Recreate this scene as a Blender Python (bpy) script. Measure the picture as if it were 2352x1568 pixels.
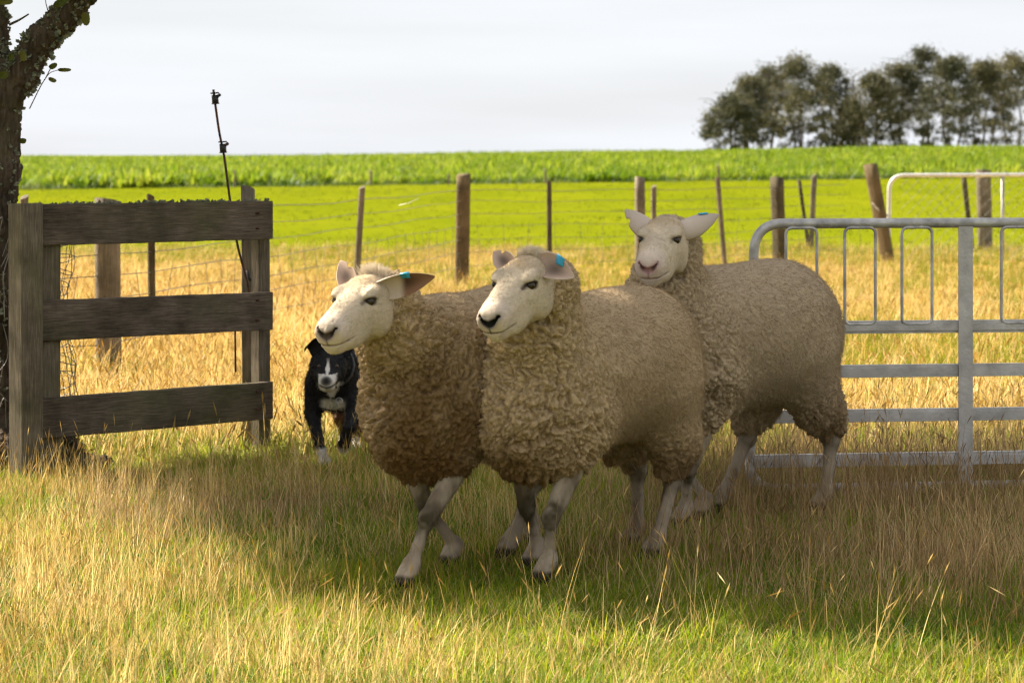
import bpy, bmesh, math, random
import numpy as np
from mathutils import Vector, Matrix

# ------------------------------------------------------------------ scene, camera, sky, sun
for o in list(bpy.data.objects): bpy.data.objects.remove(o, do_unlink=True)
S = bpy.context.scene
COL = S.collection
random.seed(7); RNG = np.random.default_rng(7)
EYE = 1.1                      # camera height (m)
FPX, CX, HZ = 5880.0, 1176.0, 355.6     # lens in units of a 2352 wide frame
def at(u, v, d):               # a point seen at (u, v) standing d metres away
    return Vector(((u-CX)/FPX*d, d, EYE-(v-HZ)/FPX*d))

cam = bpy.data.cameras.new('camera'); cam_o = bpy.data.objects.new('camera', cam); COL.objects.link(cam_o)
cam_o.location = (0, 0, EYE); cam_o.rotation_euler = (math.radians(90), 0, 0)
cam.sensor_width = 36; cam.lens = 36*FPX/2352.0
cam.shift_y = -(784-HZ)/2352.0
cam.clip_start = 0.1; cam.clip_end = 4000
cam.dof.use_dof = True; cam.dof.focus_distance = 6.75; cam.dof.aperture_fstop = 9.0
S.camera = cam_o

SUN_EL, SUN_BACK = math.radians(41), math.radians(36)     # back-left sun
SUN = Vector((-math.cos(SUN_BACK)*math.cos(SUN_EL), math.sin(SUN_BACK)*math.cos(SUN_EL), math.sin(SUN_EL)))
sl = bpy.data.lights.new('sun', 'SUN'); sl.energy = 5.0; sl.angle = math.radians(0.6); sl.color = (1.0, 0.90, 0.74)
so = bpy.data.objects.new('sun', sl); COL.objects.link(so)
so.rotation_euler = SUN.to_track_quat('Z', 'Y').to_euler()

W = bpy.data.worlds.new('World'); S.world = W; W.use_nodes = True
nt = W.node_tree; nt.nodes.clear()
def wn(t, **k):
    n = nt.nodes.new(t)
    for a, b in k.items(): setattr(n, a, b)
    return n
sky = wn('ShaderNodeTexSky', sky_type='NISHITA', sun_disc=False)
sky.sun_elevation = SUN_EL; sky.sun_rotation = math.atan2(SUN.x, SUN.y)
sky.air_density = 1.0; sky.dust_density = 1.5
tc = wn('ShaderNodeTexCoord'); mp = wn('ShaderNodeMapping'); mp.inputs['Scale'].default_value = (1.3, 1.3, 13.0)
mp.inputs['Location'].default_value = (0.35, 0.1, 0.3)
no = wn('ShaderNodeTexNoise'); no.inputs['Scale'].default_value = 2.2; no.inputs['Detail'].default_value = 5; no.inputs['Roughness'].default_value = .5
rp = wn('ShaderNodeValToRGB'); rp.color_ramp.elements[0].position = .33; rp.color_ramp.elements[1].position = .62
rp.color_ramp.elements[0].color = (.84,.84,.84,1); rp.color_ramp.elements[1].color = (1,1,1,1)
mx = wn('ShaderNodeMix', data_type='RGBA'); mx.inputs['B'].default_value = (6.82, 7.02, 7.36, 1)
no2 = wn('ShaderNodeTexNoise'); no2.inputs['Scale'].default_value = 3.0; no2.inputs['Detail'].default_value = 4
sc2 = wn('ShaderNodeMapRange'); sc2.inputs['From Min'].default_value = .3; sc2.inputs['From Max'].default_value = .7
sc2.inputs['To Min'].default_value = .95; sc2.inputs['To Max'].default_value = 1.07
mul = wn('ShaderNodeMix', data_type='RGBA', blend_type='MULTIPLY'); mul.inputs['Factor'].default_value = 1
bg = wn('ShaderNodeBackground'); bg.inputs['Strength'].default_value = 0.0405
out = wn('ShaderNodeOutputWorld')
L = nt.links.new
L(tc.outputs['Generated'], mp.inputs['Vector']); L(mp.outputs[0], no.inputs['Vector']); L(mp.outputs[0], no2.inputs['Vector'])
L(no.outputs['Fac'], rp.inputs['Fac']); L(rp.outputs['Color'], mx.inputs['Factor']); L(sky.outputs[0], mx.inputs['A'])
L(no2.outputs['Fac'], sc2.inputs['Value']); L(mx.outputs['Result'], mul.inputs['A']); L(sc2.outputs[0], mul.inputs['B'])
L(mul.outputs['Result'], bg.inputs['Color']); L(bg.outputs[0], out.inputs['Surface'])

vs = S.view_settings
vs.view_transform = 'Standard'; vs.look = 'None'; vs.exposure = 1.7; vs.gamma = 1; vs.use_curve_mapping = False
S.render.engine = 'CYCLES'
S.cycles.max_bounces = 4; S.cycles.diffuse_bounces = 2; S.cycles.use_light_tree = False; S.cycles.use_adaptive_sampling = True; S.cycles.adaptive_threshold = .02; S.cycles.transparent_max_bounces = 4; S.cycles.use_denoising = True; S.cycles.filter_width = 1.15

# ------------------------------------------------------------------ helpers
def tag(o, label=None, cat=None, group=None, kind=None):
    if label: o['label'] = label
    if cat: o['category'] = cat
    if group: o['group'] = group
    if kind: o['kind'] = kind
    return o
def empty(name, loc=(0,0,0), label=None, cat=None, group=None):
    o = bpy.data.objects.new(name, None); COL.objects.link(o); o.location = loc; o.empty_display_size = .1
    return tag(o, label, cat, group)
def mesh_obj(name, V, Fc, mat=None, parent=None, smooth=True, col=None, link=True, world=True):
    """verts are world coordinates; a parent Empty without rotation only shifts them"""
    V = np.asarray(V, dtype=np.float32)
    if parent is not None and world:
        V = V - np.array(parent_world(parent), dtype=np.float32)
    me = bpy.data.meshes.new(name)
    if isinstance(Fc, np.ndarray):
        n, k = Fc.shape
        me.vertices.add(len(V)); me.vertices.foreach_set('co', V.ravel())
        me.loops.add(n*k); me.loops.foreach_set('vertex_index', Fc.astype(np.int32).ravel())
        me.polygons.add(n); me.polygons.foreach_set('loop_start', np.arange(0, n*k, k, dtype=np.int32))
        me.polygons.foreach_set('loop_total', np.full(n, k, dtype=np.int32))
        me.update(calc_edges=True); me.validate()
    else:
        me.from_pydata([tuple(v) for v in V], [], [tuple(f) for f in Fc])
    if smooth: me.polygons.foreach_set('use_smooth', np.ones(len(me.polygons), dtype=bool))
    if col is not None:
        c = np.ones((len(V), 4), dtype=np.float32); c[:, :3] = np.clip(col, 0, 1)
        a = me.color_attributes.new('Col', 'FLOAT_COLOR', 'POINT'); a.data.foreach_set('color', c.ravel())
    if mat: me.materials.append(mat)
    me.update()
    o = bpy.data.objects.new(name, me)
    if link: COL.objects.link(o)
    if parent is not None: o.parent = parent
    return o
def parent_world(p):
    v = Vector(p.location); q = p.parent
    while q is not None: v = v + Vector(q.location); q = q.parent
    return v
class MB:
    """collects world-space pieces for one mesh"""
    def __init__(s): s.v = []; s.f = []
    def add(s, V, F):
        b = len(s.v); s.v += [tuple(p) for p in V]; s.f += [tuple(i+b for i in f) for f in F]; return s
    def box(s, c, ax, hs, jit=0):
        c = Vector(c); V = []
        for sx in (-1,1):
            for sy in (-1,1):
                for sz in (-1,1):
                    V.append(c+ax[0]*hs[0]*sx+ax[1]*hs[1]*sy+ax[2]*hs[2]*sz+Vector((random.uniform(-jit,jit) for _ in range(3))))
        return s.add(V, [(0,1,3,2),(4,6,7,5),(0,4,5,1),(2,3,7,6),(0,2,6,4),(1,5,7,3)])
    def tube(s, pts, rad, n=8, cap=True):
        pts = [Vector(p) for p in pts]; m = len(pts)
        if not hasattr(rad, '__len__'): rad = [rad]*m
        V = []; F = []; up = None
        for i, p in enumerate(pts):
            t = (pts[min(i+1,m-1)]-pts[max(i-1,0)]).normalized()
            if up is None: up = t.orthogonal().normalized()
            up = (up - t*up.dot(t)); up = up.normalized() if up.length > 1e-6 else t.orthogonal().normalized()
            b = t.cross(up)
            for k in range(n):
                a = 2*math.pi*k/n; V.append(p+(up*math.cos(a)+b*math.sin(a))*rad[i])
        for i in range(m-1):
            for k in range(n):
                F.append((i*n+k, i*n+(k+1)%n, (i+1)*n+(k+1)%n, (i+1)*n+k))
        if cap:
            F.append(tuple(range(n-1,-1,-1))); F.append(tuple((m-1)*n+k for k in range(n)))
        return s.add(V, F)
    def build(s, name, mat, parent=None, smooth=True, **k):
        o = mesh_obj(name, s.v, s.f, mat, parent, smooth)
        if k: tag(o, **k)
        return o
def bez(P, n=12):                      # Catmull-Rom through points
    P = [Vector(p) for p in P]; Q = [P[0]*2-P[1]]+P+[P[-1]*2-P[-2]]; R = []
    for i in range(1, len(Q)-2):
        for k in range(n):
            t = k/n; a,b,c,d = Q[i-1],Q[i],Q[i+1],Q[i+2]
            R.append(.5*((2*b)+(c-a)*t+(2*a-5*b+4*c-d)*t*t+(3*b-a-3*c+d)*t**3))
    R.append(P[-1]); return R
def rounded(P, r, n=6):                # polyline with rounded corners
    P = [Vector(p) for p in P]; R = [P[0]]
    for i in range(1, len(P)-1):
        a = P[i]+(P[i-1]-P[i]).normalized()*r; b = P[i]+(P[i+1]-P[i]).normalized()*r
        for k in range(n+1):
            t = k/n; R.append(a*(1-t)**2+P[i]*2*t*(1-t)+b*t*t)
    R.append(P[-1]); return R

# --- numpy noise
def _hash(i, j, k, seed):
    h = (i*73856093) ^ (j*19349663) ^ (k*83492791) ^ (seed*2654435761 & 0x7fffffff)
    h = (h ^ (h >> 13)) * 1274126177 & 0x7fffffff
    h = (h ^ (h >> 16)) * 668265263 & 0x7fffffff
    return (h ^ (h >> 15)) & 0xffffff
def vnoise(p, seed=0):
    p = np.asarray(p, dtype=np.float64); i = np.floor(p).astype(np.int64); f = p-i; f = f*f*(3-2*f)
    r = np.zeros(len(p))
    for dx in (0,1):
        for dy in (0,1):
            for dz in (0,1):
                w = (f[:,0] if dx else 1-f[:,0])*(f[:,1] if dy else 1-f[:,1])*(f[:,2] if dz else 1-f[:,2])
                r += w*_hash(i[:,0]+dx, i[:,1]+dy, i[:,2]+dz, seed)/0xffffff
    return r*2-1
def fbm(p, oct=3, seed=0):
    r = 0; a = 1; t = 0
    for o in range(oct):
        r = r+a*vnoise(np.asarray(p)*(2**o)+o*17.3, seed+o); t += a; a *= .5
    return r/t
def vec_noise(p, seed=0):
    return np.stack([vnoise(p, seed), vnoise(p+31.7, seed+5), vnoise(p-12.9, seed+9)], 1)
def worley(p, seed=0):
    p = np.asarray(p, dtype=np.float64); i = np.floor(p).astype(np.int64)
    f1 = np.full(len(p), 9.); f2 = np.full(len(p), 9.); idv = np.zeros(len(p))
    for dx in (-1,0,1):
        for dy in (-1,0,1):
            for dz in (-1,0,1):
                c = i+np.array([dx,dy,dz]); 
                q = np.stack([_hash(c[:,0],c[:,1],c[:,2],seed+s)/0xffffff for s in (1,2,3)],1)+c
                d = np.sqrt(((q-p)**2).sum(1))
                m = d < f1
                f2 = np.where(m, f1, np.minimum(f2, d)); idv = np.where(m, _hash(c[:,0],c[:,1],c[:,2],seed+4)/0xffffff, idv); f1 = np.where(m, d, f1)
    return f1, f2, idv
def sstep(a, b, x): t = np.clip((x-a)/(b-a), 0, 1); return t*t*(3-2*t)

# --- implicit bodies
def smin(a, b, k):
    h = np.clip(.5+.5*(b-a)/k, 0, 1); return b*(1-h)+a*h-k*h*(1-h)
def cone(p, a, b, ra, rb):
    a = np.array(a); b = np.array(b); ab = b-a; t = np.clip(((p-a)@ab)/(ab@ab), 0, 1)
    return np.linalg.norm(p-a-t[:,None]*ab, axis=1)-(ra+(rb-ra)*t)
def ell(p, c, r, R=None):
    q = p-np.array(c)
    if R is not None: q = q@R
    r = np.array(r); q1 = q/r; k0 = np.linalg.norm(q1, axis=1); k1 = np.linalg.norm(q1/r, axis=1)+1e-9
    return k0*(k0-1)/k1
class Field:
    """smooth union of primitives, each evaluated near its own box only"""
    def __init__(s): s.items = []
    def add(s, fn, lo, hi, k, sub=False): s.items.append((fn, np.array(lo), np.array(hi), k, sub))
    def cone(s, a, b, ra, rb, k=.03):
        a = np.array(a, float); b = np.array(b, float); m = max(ra, rb)+k*1.2
        s.add(lambda p: cone(p, a, b, ra, rb), np.minimum(a,b)-m, np.maximum(a,b)+m, k)
    def ell(s, c, r, k=.03, R=None, sub=False):
        c = np.array(c, float); m = max(r)+k*1.2
        s.add(lambda p: ell(p, c, r, R), c-m, c+m, k, sub)
    def __call__(s, p):
        d = np.full(len(p), .2)
        for fn, lo, hi, k, sub in s.items:
            m = np.all((p > lo) & (p < hi), axis=1)
            if not m.any(): continue
            v = fn(p[m])
            d[m] = -smin(-d[m], v, k) if sub else smin(d[m], v, k)
        return d
    def bounds(s):
        return np.min([i[1] for i in s.items], 0), np.max([i[2] for i in s.items], 0)
    def mesh(s, h, subdiv=0, lo=None, hi=None, proj=True):
        if lo is None: lo, hi = s.bounds()
        lo = np.array(lo)-2*h; n = np.ceil((np.array(hi)+2*h-lo)/h).astype(int)+1
        D = np.full(tuple(n), .2, dtype=np.float32)
        for fn, a, b, k, sub in s.items:
            i0 = np.clip(np.floor((a-lo)/h).astype(int), 0, n); i1 = np.clip(np.ceil((b-lo)/h).astype(int)+1, 0, n)
            if np.any(i1 <= i0): continue
            g = [lo[q]+h*np.arange(i0[q], i1[q]) for q in range(3)]
            P = np.stack(np.meshgrid(*g, indexing='ij'), -1).reshape(-1, 3)
            sl_ = tuple(slice(i0[q], i1[q]) for q in range(3)); sh = D[sl_].shape
            v = fn(P).reshape(sh)
            D[sl_] = -smin(-D[sl_], v, k) if sub else smin(D[sl_], v, k)
        V, Q = surface_nets(D, lo, h)
        for _ in range(subdiv): V, Q = subdivide(V, Q)
        if subdiv:                                   # soften the linear refinement
            for _ in range(2):
                A = np.zeros_like(V); c = np.zeros(len(V)); 
                for k in range(4):
                    for j in (1, 3):
                        for x in range(3): A[:,x] += np.bincount(Q[:,k], V[Q[:,(k+j)%4],x], len(V))
                        c += np.bincount(Q[:,k], minlength=len(V))
                V = V*.5+.5*A/c[:,None]
        if proj is not False:
            m = np.ones(len(V), bool) if proj is True else proj(V)
            for _ in range(2):
                P = V[m]; d = s(P); e = h*.2
                g = np.stack([s(P+np.eye(3)[q]*e)-d for q in range(3)], 1)/e
                V[m] = P-np.clip(d[:,None]*g/np.maximum((g*g).sum(1)[:,None], .05), -h, h)*.95
        return V, Q
def surface_nets(D, lo, h):
    s = D < 0; nx, ny, nz = D.shape
    cnt = np.zeros((nx-1,ny-1,nz-1), dtype=np.int8)
    for a in (0,1):
        for b in (0,1):
            for c in (0,1): cnt += s[a:nx-1+a, b:ny-1+b, c:nz-1+c]
    act = np.argwhere((cnt > 0) & (cnt < 8)); ids = np.full((nx-1,ny-1,nz-1), -1, dtype=np.int32)
    ids[act[:,0],act[:,1],act[:,2]] = np.arange(len(act))
    acc = np.zeros((len(act),3)); num = np.zeros(len(act))
    C = [(a,b,c) for a in (0,1) for b in (0,1) for c in (0,1)]
    for A in C:
        for ax in range(3):
            if A[ax] == 1: continue
            B = list(A); B[ax] = 1
            va = D[act[:,0]+A[0],act[:,1]+A[1],act[:,2]+A[2]]; vb = D[act[:,0]+B[0],act[:,1]+B[1],act[:,2]+B[2]]
            m = (va < 0) != (vb < 0); t = np.where(m, va/np.where(m, va-vb, 1), 0)
            p = np.tile(np.array(A, float), (len(act),1)); p[:,ax] = t
            acc += np.where(m[:,None], p, 0); num += m
    V = lo+h*(act+acc/num[:,None]); Q = []
    for ax in range(3):
        o1, o2 = (ax+1)%3, (ax+2)%3
        sl0 = [slice(None)]*3; sl1 = [slice(None)]*3; sl0[ax] = slice(0,-1); sl1[ax] = slice(1,None)
        for inside in (True, False):
            e = np.argwhere((s[tuple(sl0)] == inside) & (s[tuple(sl1)] != inside))
            e = e[(e[:,o1] > 0) & (e[:,o2] > 0) & (e[:,o1] < D.shape[o1]-1) & (e[:,o2] < D.shape[o2]-1)]
            q = []
            for d1, d2 in ((-1,-1),(0,-1),(0,0),(-1,0)):
                c = e.copy(); c[:,o1] += d1; c[:,o2] += d2; q.append(ids[c[:,0],c[:,1],c[:,2]])
            q = np.stack(q, 1); Q.append(q if inside else q[:, ::-1])
    return V, np.concatenate(Q)
def subdivide(V, Q):
    n = len(V); E = np.sort(np.stack([Q, np.roll(Q,-1,1)], -1).reshape(-1,2), 1)
    key = E[:,0].astype(np.int64)*n+E[:,1]; u, inv = np.unique(key, return_inverse=True)
    em = (V[u//n]+V[u%n])/2; fc = V[Q].mean(1); m = n+inv.reshape(-1,4); c = n+len(u)+np.arange(len(Q))
    Qn = np.concatenate([np.stack([Q[:,k], m[:,k], c, m[:,k-1]], 1) for k in range(4)])
    return np.concatenate([V, em, fc]), Qn
def vnormals(V, Q):
    fn = np.cross(V[Q[:,2]]-V[Q[:,0]], V[Q[:,3]]-V[Q[:,1]]); N = np.zeros_like(V)
    for k in range(4):
        for c in range(3): N[:,c] += np.bincount(Q[:,k], fn[:,c], len(V))
    return N/np.maximum(np.linalg.norm(N, axis=1), 1e-12)[:,None]
def hair(name, P, D, length, rad, colr, mat, parent, seg=3, curl=.35, seed=1):
    """loose fibres: roots P, directions D, per-fibre length and colour"""
    rg = np.random.default_rng(seed); n = len(P); off = np.array(parent_world(parent))
    pts = np.zeros((n, seg+1, 3)); pts[:,0] = P-off; d = D.copy()
    for k in range(seg):
        d = d+rg.normal(0, curl, (n,3)); d /= np.linalg.norm(d, axis=1)[:,None]
        pts[:,k+1] = pts[:,k]+d*(length/seg)[:,None]
    cu = bpy.data.hair_curves.new(name); cu.add_curves([seg+1]*n)
    cu.points.foreach_set('position', pts.astype(np.float32).ravel())
    r = np.tile(np.linspace(rad, rad*.35, seg+1, dtype=np.float32), n)
    a = cu.attributes.get('radius') or cu.attributes.new('radius', 'FLOAT', 'POINT'); a.data.foreach_set('value', r)
    c = np.ones((n,4), dtype=np.float32); c[:,:3] = np.clip(colr,0,1)
    a = cu.attributes.new('Col', 'FLOAT_COLOR', 'CURVE'); a.data.foreach_set('color', c.ravel())
    cu.materials.append(mat)
    o = bpy.data.objects.new(name, cu); COL.objects.link(o); o.parent = parent; o['kind'] = 'stuff'
    return o

# ------------------------------------------------------------------ materials
def new_mat(name):
    m = bpy.data.materials.new(name); m.use_nodes = True; t = m.node_tree; t.nodes.clear()
    o = t.nodes.new('ShaderNodeOutputMaterial'); return m, t, o
def nd(t, typ, ins=None, **k):
    n = t.nodes.new(typ)
    for a, b in k.items(): setattr(n, a, b)
    for a, b in (ins or {}).items():
        if hasattr(b, 'is_output'): t.links.new(b, n.inputs[a])
        else: n.inputs[a].default_value = b
    return n
def ramp(t, fac, stops):
    r = nd(t, 'ShaderNodeValToRGB', {'Fac': fac}); e = r.color_ramp.elements
    while len(e) < len(stops): e.new(.5)
    for x, (p, c) in zip(e, stops): x.position = p; x.color = (*c, 1)
    return r.outputs['Color']
def m_simple(name, col, rough=.7, metal=0, spec=.4, noise=0, nscale=30, bump=0, bscale=80, sheen=0):
    m, t, o = new_mat(name); tcn = nd(t, 'ShaderNodeTexCoord')
    b = nd(t, 'ShaderNodeBsdfPrincipled', {'Base Color': (*col,1), 'Roughness': rough, 'Metallic': metal, 'Specular IOR Level': spec})
    if noise:
        n = nd(t, 'ShaderNodeTexNoise', {'Vector': tcn.outputs['Object'], 'Scale': nscale, 'Detail': 6})
        c = ramp(t, n.outputs['Fac'], [(.3, [x*(1-noise) for x in col]), (.7, [min(1, x*(1+noise)) for x in col])])
        t.links.new(c, b.inputs['Base Color'])
    if bump:
        n2 = nd(t, 'ShaderNodeTexNoise', {'Vector': tcn.outputs['Object'], 'Scale': bscale, 'Detail': 5})
        bp = nd(t, 'ShaderNodeBump', {'Height': n2.outputs['Fac'], 'Strength': bump, 'Distance': .01}); t.links.new(bp.outputs[0], b.inputs['Normal'])
    t.links.new(b.outputs[0], o.inputs[0]); return m
def m_vcol(name, rough=.9, sheen=.3, nscale=220, namt=.18, bump=.3, bdist=.003, sss=0, spec=.2):
    m, t, o = new_mat(name); tcn = nd(t, 'ShaderNodeTexCoord')
    a = nd(t, 'ShaderNodeAttribute', attribute_name='Col')
    n = nd(t, 'ShaderNodeTexNoise', {'Vector': tcn.outputs['Object'], 'Scale': nscale, 'Detail': 4})
    r = nd(t, 'ShaderNodeMapRange', {'Value': n.outputs['Fac'], 'From Min': .3, 'From Max': .7, 'To Min': 1-namt, 'To Max': 1+namt})
    mxx = nd(t, 'ShaderNodeMix', {'Factor': 1.0, 'A': a.outputs['Color'], 'B': r.outputs[0]}, data_type='RGBA', blend_type='MULTIPLY')
    b = nd(t, 'ShaderNodeBsdfPrincipled', {'Base Color': mxx.outputs['Result'], 'Roughness': rough, 'Specular IOR Level': spec, 'Sheen Weight': 0.0})
    if sss:
        b.inputs['Subsurface Weight'].default_value = sss; b.inputs['Subsurface Radius'].default_value = (.012,.006,.003); b.inputs['Subsurface Scale'].default_value = .6
    if bump:
        bp = nd(t, 'ShaderNodeBump', {'Height': n.outputs['Fac'], 'Strength': bump, 'Distance': bdist}); t.links.new(bp.outputs[0], b.inputs['Normal'])
    t.links.new(b.outputs[0], o.inputs[0]); return m
def m_hair(name, rough=.8, transl=.25):
    m, t, o = new_mat(name); a = nd(t, 'ShaderNodeAttribute', attribute_name='Col')
    b = nd(t, 'ShaderNodeBsdfDiffuse', {'Color': a.outputs['Color'], 'Roughness': rough})
    tr = nd(t, 'ShaderNodeBsdfTranslucent', {'Color': a.outputs['Color']})
    mxx = nd(t, 'ShaderNodeMixShader', {0: transl, 1: b.outputs[0], 2: tr.outputs[0]}); t.links.new(mxx.outputs[0], o.inputs[0]); return m
def m_blade(name, c1, c2, c3, pscale=.9, transl=.45, spec=.25, randamt=1.0, tint=None):
    """grass or leaf: hue drifts with place and from tuft to tuft, and light comes through"""
    m, t, o = new_mat(name); g = nd(t, 'ShaderNodeNewGeometry'); oi = nd(t, 'ShaderNodeObjectInfo')
    n = nd(t, 'ShaderNodeTexNoise', {'Vector': g.outputs['Position'], 'Scale': pscale, 'Detail': 4})
    s1 = nd(t, 'ShaderNodeMath', {0: oi.outputs['Random'], 1: .22*randamt}, operation='MULTIPLY')
    s2 = nd(t, 'ShaderNodeMath', {0: n.outputs['Fac'], 1: .75}, operation='MULTIPLY')
    s3 = nd(t, 'ShaderNodeMath', {0: g.outputs['Random Per Island'], 1: .45}, operation='MULTIPLY')
    s4 = nd(t, 'ShaderNodeMath', {0: s1.outputs[0], 1: s2.outputs[0]}, operation='ADD')
    s5 = nd(t, 'ShaderNodeMath', {0: s4.outputs[0], 1: s3.outputs[0]}, operation='ADD')
    c = ramp(t, s5.outputs[0], [(.38, c1), (.72, c2), (1.05 if False else .98, c3)])
    b = nd(t, 'ShaderNodeBsdfPrincipled', {'Base Color': c, 'Roughness': .55, 'Specular IOR Level': spec})
    tr = nd(t, 'ShaderNodeBsdfTranslucent', {'Color': c})
    mxx = nd(t, 'ShaderNodeMixShader', {0: transl, 1: b.outputs[0], 2: tr.outputs[0]}); t.links.new(mxx.outputs[0], o.inputs[0]); return m
def m_wood(name, c1, c2, axis=0, gscale=9, green=.0):
    m, t, o = new_mat(name); tcn = nd(t, 'ShaderNodeTexCoord'); oi = nd(t, 'ShaderNodeObjectInfo')
    sc = [1.0,1.0,1.0]; 
    for q in range(3): sc[q] = 1.0 if q == axis else 17.0
    ad = nd(t, 'ShaderNodeVectorMath', {0: tcn.outputs['Object'], 1: oi.outputs['Random']}, operation='ADD')
    mpp = nd(t, 'ShaderNodeMapping', {'Vector': ad.outputs[0], 'Scale': sc})
    n = nd(t, 'ShaderNodeTexNoise', {'Vector': mpp.outputs[0], 'Scale': gscale, 'Detail': 8, 'Roughness': .65, 'Distortion': .6})
    n2 = nd(t, 'ShaderNodeTexNoise', {'Vector': ad.outputs[0], 'Scale': 6, 'Detail': 5, 'Roughness': .6})
    c = ramp(t, n.outputs['Fac'], [(.28, c1), (.55, [(a+b)/2 for a, b in zip(c1, c2)]), (.75, c2)])
    st = ramp(t, n2.outputs['Fac'], [(.32, (.35,.36,.33)), (.6, (1,1,1))])
    mxx = nd(t, 'ShaderNodeMix', {'Factor': .8, 'A': c, 'B': st}, data_type='RGBA', blend_type='MULTIPLY')
    res = mxx.outputs['Result']
    if green:
        n4 = nd(t, 'ShaderNodeTexNoise', {'Vector': ad.outputs[0], 'Scale': 3.5, 'Detail': 6})
        f = nd(t, 'ShaderNodeMapRange', {'Value': n4.outputs['Fac'], 'From Min': .45, 'From Max': .7, 'To Max': green})
        res = nd(t, 'ShaderNodeMix', {'Factor': f.outputs[0], 'A': res, 'B': (.11,.12,.045,1)}, data_type='RGBA').outputs['Result']
    b = nd(t, 'ShaderNodeBsdfPrincipled', {'Base Color': res, 'Roughness': .9, 'Specular IOR Level': .15})
    bp = nd(t, 'ShaderNodeBump', {'Height': n.outputs['Fac'], 'Strength': .8, 'Distance': .007}); t.links.new(bp.outputs[0], b.inputs['Normal'])
    t.links.new(b.outputs[0], o.inputs[0]); return m

M = {}
M['wood_board'] = m_wood('weathered_board', (.050,.038,.028), (.25,.195,.145), 0, 13, .35)
M['wood_post'] = m_wood('weathered_post', (.075,.06,.042), (.27,.22,.155), 2, 12, .5)
M['wood_pale'] = m_wood('pale_post', (.12,.095,.07), (.34,.275,.205), 2, 8, .25)
M['wood_dark'] = m_wood('dark_post', (.05,.04,.025), (.16,.125,.075), 2, 8, .2)
M['wood_lichen'] = m_wood('rusty_lichen_post', (.09,.06,.032), (.24,.17,.095), 2, 8, .2)
M['steel'] = m_simple('galvanised_steel', (.40,.38,.36), .45, .4, .5, .38, 22, .25, 120)
M['alloy'] = m_simple('dull_alloy', (.45,.425,.40), .5, .2, .5, .26, 16, .2, 90)
M['white_pipe'] = m_simple('zinc_pipe', (.68,.66,.62), .5, .3, .5, .15, 30)
M['wire'] = m_simple('fence_wire', (.22,.21,.19), .5, .6, .5, .3, 60)
M['rust'] = m_simple('rusty_rod', (.075,.035,.022), .8, .1, .3, .5, 60, .3, 200)
M['black_plastic'] = m_simple('black_plastic', (.015,.014,.014), .5, 0, .4)
M['chain'] = m_simple('chain_zinc', (.45,.43,.40), .5, .7, .5, .2, 60)
M['fleece'] = m_vcol('fleece', 1.0, 0, 320, .16, .5, .004, spec=.05)
M['skin'] = m_vcol('short_hair_skin', .85, 0, 420, .10, .6, .0016, spec=.15)
M['fibre'] = m_hair('wool_fibre', .9, .3)
M['dogfur'] = m_vcol('dog_fur', .6, 0, 420, .2, .5, .002, spec=.12)
M['tag'] = m_simple('blue_tag_plastic', (.03,.33,.55), .45, 0, .5, .08, 80)
M['eye'] = m_vcol('eyeball', .15, 0, 50, 0, 0, spec=.4)
M['lichen'] = m_blade('lichen', (.07,.08,.045), (.17,.18,.11), (.33,.34,.24), 12, .3)

# ------------------------------------------------------------------ the ground
def terr(x, y):
    x = np.asarray(x, float); y = np.asarray(y, float)
    r1 = sstep(36, 82, y)*np.clip(.0125*(x+16), -.1, 1.2)
    return r1+sstep(82, 168, y)*.66
def ground_mat():
    m, t, o = new_mat('pasture_ground'); g = nd(t, 'ShaderNodeNewGeometry'); P = g.outputs['Position']
    sp = nd(t, 'ShaderNodeSeparateXYZ', {0: P})
    n1 = nd(t, 'ShaderNodeTexNoise', {'Vector': P, 'Scale': .8, 'Detail': 6, 'Roughness': .6})
    n2 = nd(t, 'ShaderNodeTexNoise', {'Vector': P, 'Scale': 14, 'Detail': 6, 'Roughness': .7})
    near = ramp(t, n2.outputs['Fac'], [(.3, (.045,.045,.012)), (.55, (.13,.14,.022)), (.75, (.26,.20,.06))])
    dry = ramp(t, n2.outputs['Fac'], [(.3, (.22,.15,.03)), (.6, (.42,.28,.075)), (.8, (.54,.38,.13))])
    mpp = nd(t, 'ShaderNodeMapping', {'Vector': P, 'Scale': (.25, .09, 1)})
    n3 = nd(t, 'ShaderNodeTexNoise', {'Vector': mpp.outputs[0], 'Scale': 1.5, 'Detail': 7, 'Roughness': .65})
    green = ramp(t, n3.outputs['Fac'], [(.3, (.105,.128,.004)), (.5, (.125,.145,.005)), (.7, (.15,.16,.006))])
    jit = nd(t, 'ShaderNodeMath', {0: n1.outputs['Fac'], 1: 9.0}, operation='MULTIPLY')
    yy = nd(t, 'ShaderNodeMath', {0: sp.outputs['Y'], 1: jit.outputs[0]}, operation='ADD')
    f1 = nd(t, 'ShaderNodeMapRange', {'Value': yy.outputs[0], 'From Min': 12.5, 'From Max': 16.0})
    f2 = nd(t, 'ShaderNodeMapRange', {'Value': yy.outputs[0], 'From Min': 30.0, 'From Max': 35.0})
    a = nd(t, 'ShaderNodeMix', {'Factor': f1.outputs[0], 'A': near, 'B': dry}, data_type='RGBA')
    b = nd(t, 'ShaderNodeMix', {'Factor': f2.outputs[0], 'A': a.outputs['Result'], 'B': green}, data_type='RGBA')
    bs = nd(t, 'ShaderNodeBsdfPrincipled', {'Base Color': b.outputs['Result'], 'Roughness': 1.0, 'Specular IOR Level': 0.0})
    bp = nd(t, 'ShaderNodeBump', {'Height': n2.outputs['Fac'], 'Strength': .2, 'Distance': .03}); t.links.new(bp.outputs[0], bs.inputs['Normal'])
    t.links.new(bs.outputs[0], o.inputs[0]); return m
gx = np.concatenate([[-900,-300,-120], np.linspace(-60, 60, 41), [120,300,900]])
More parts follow.
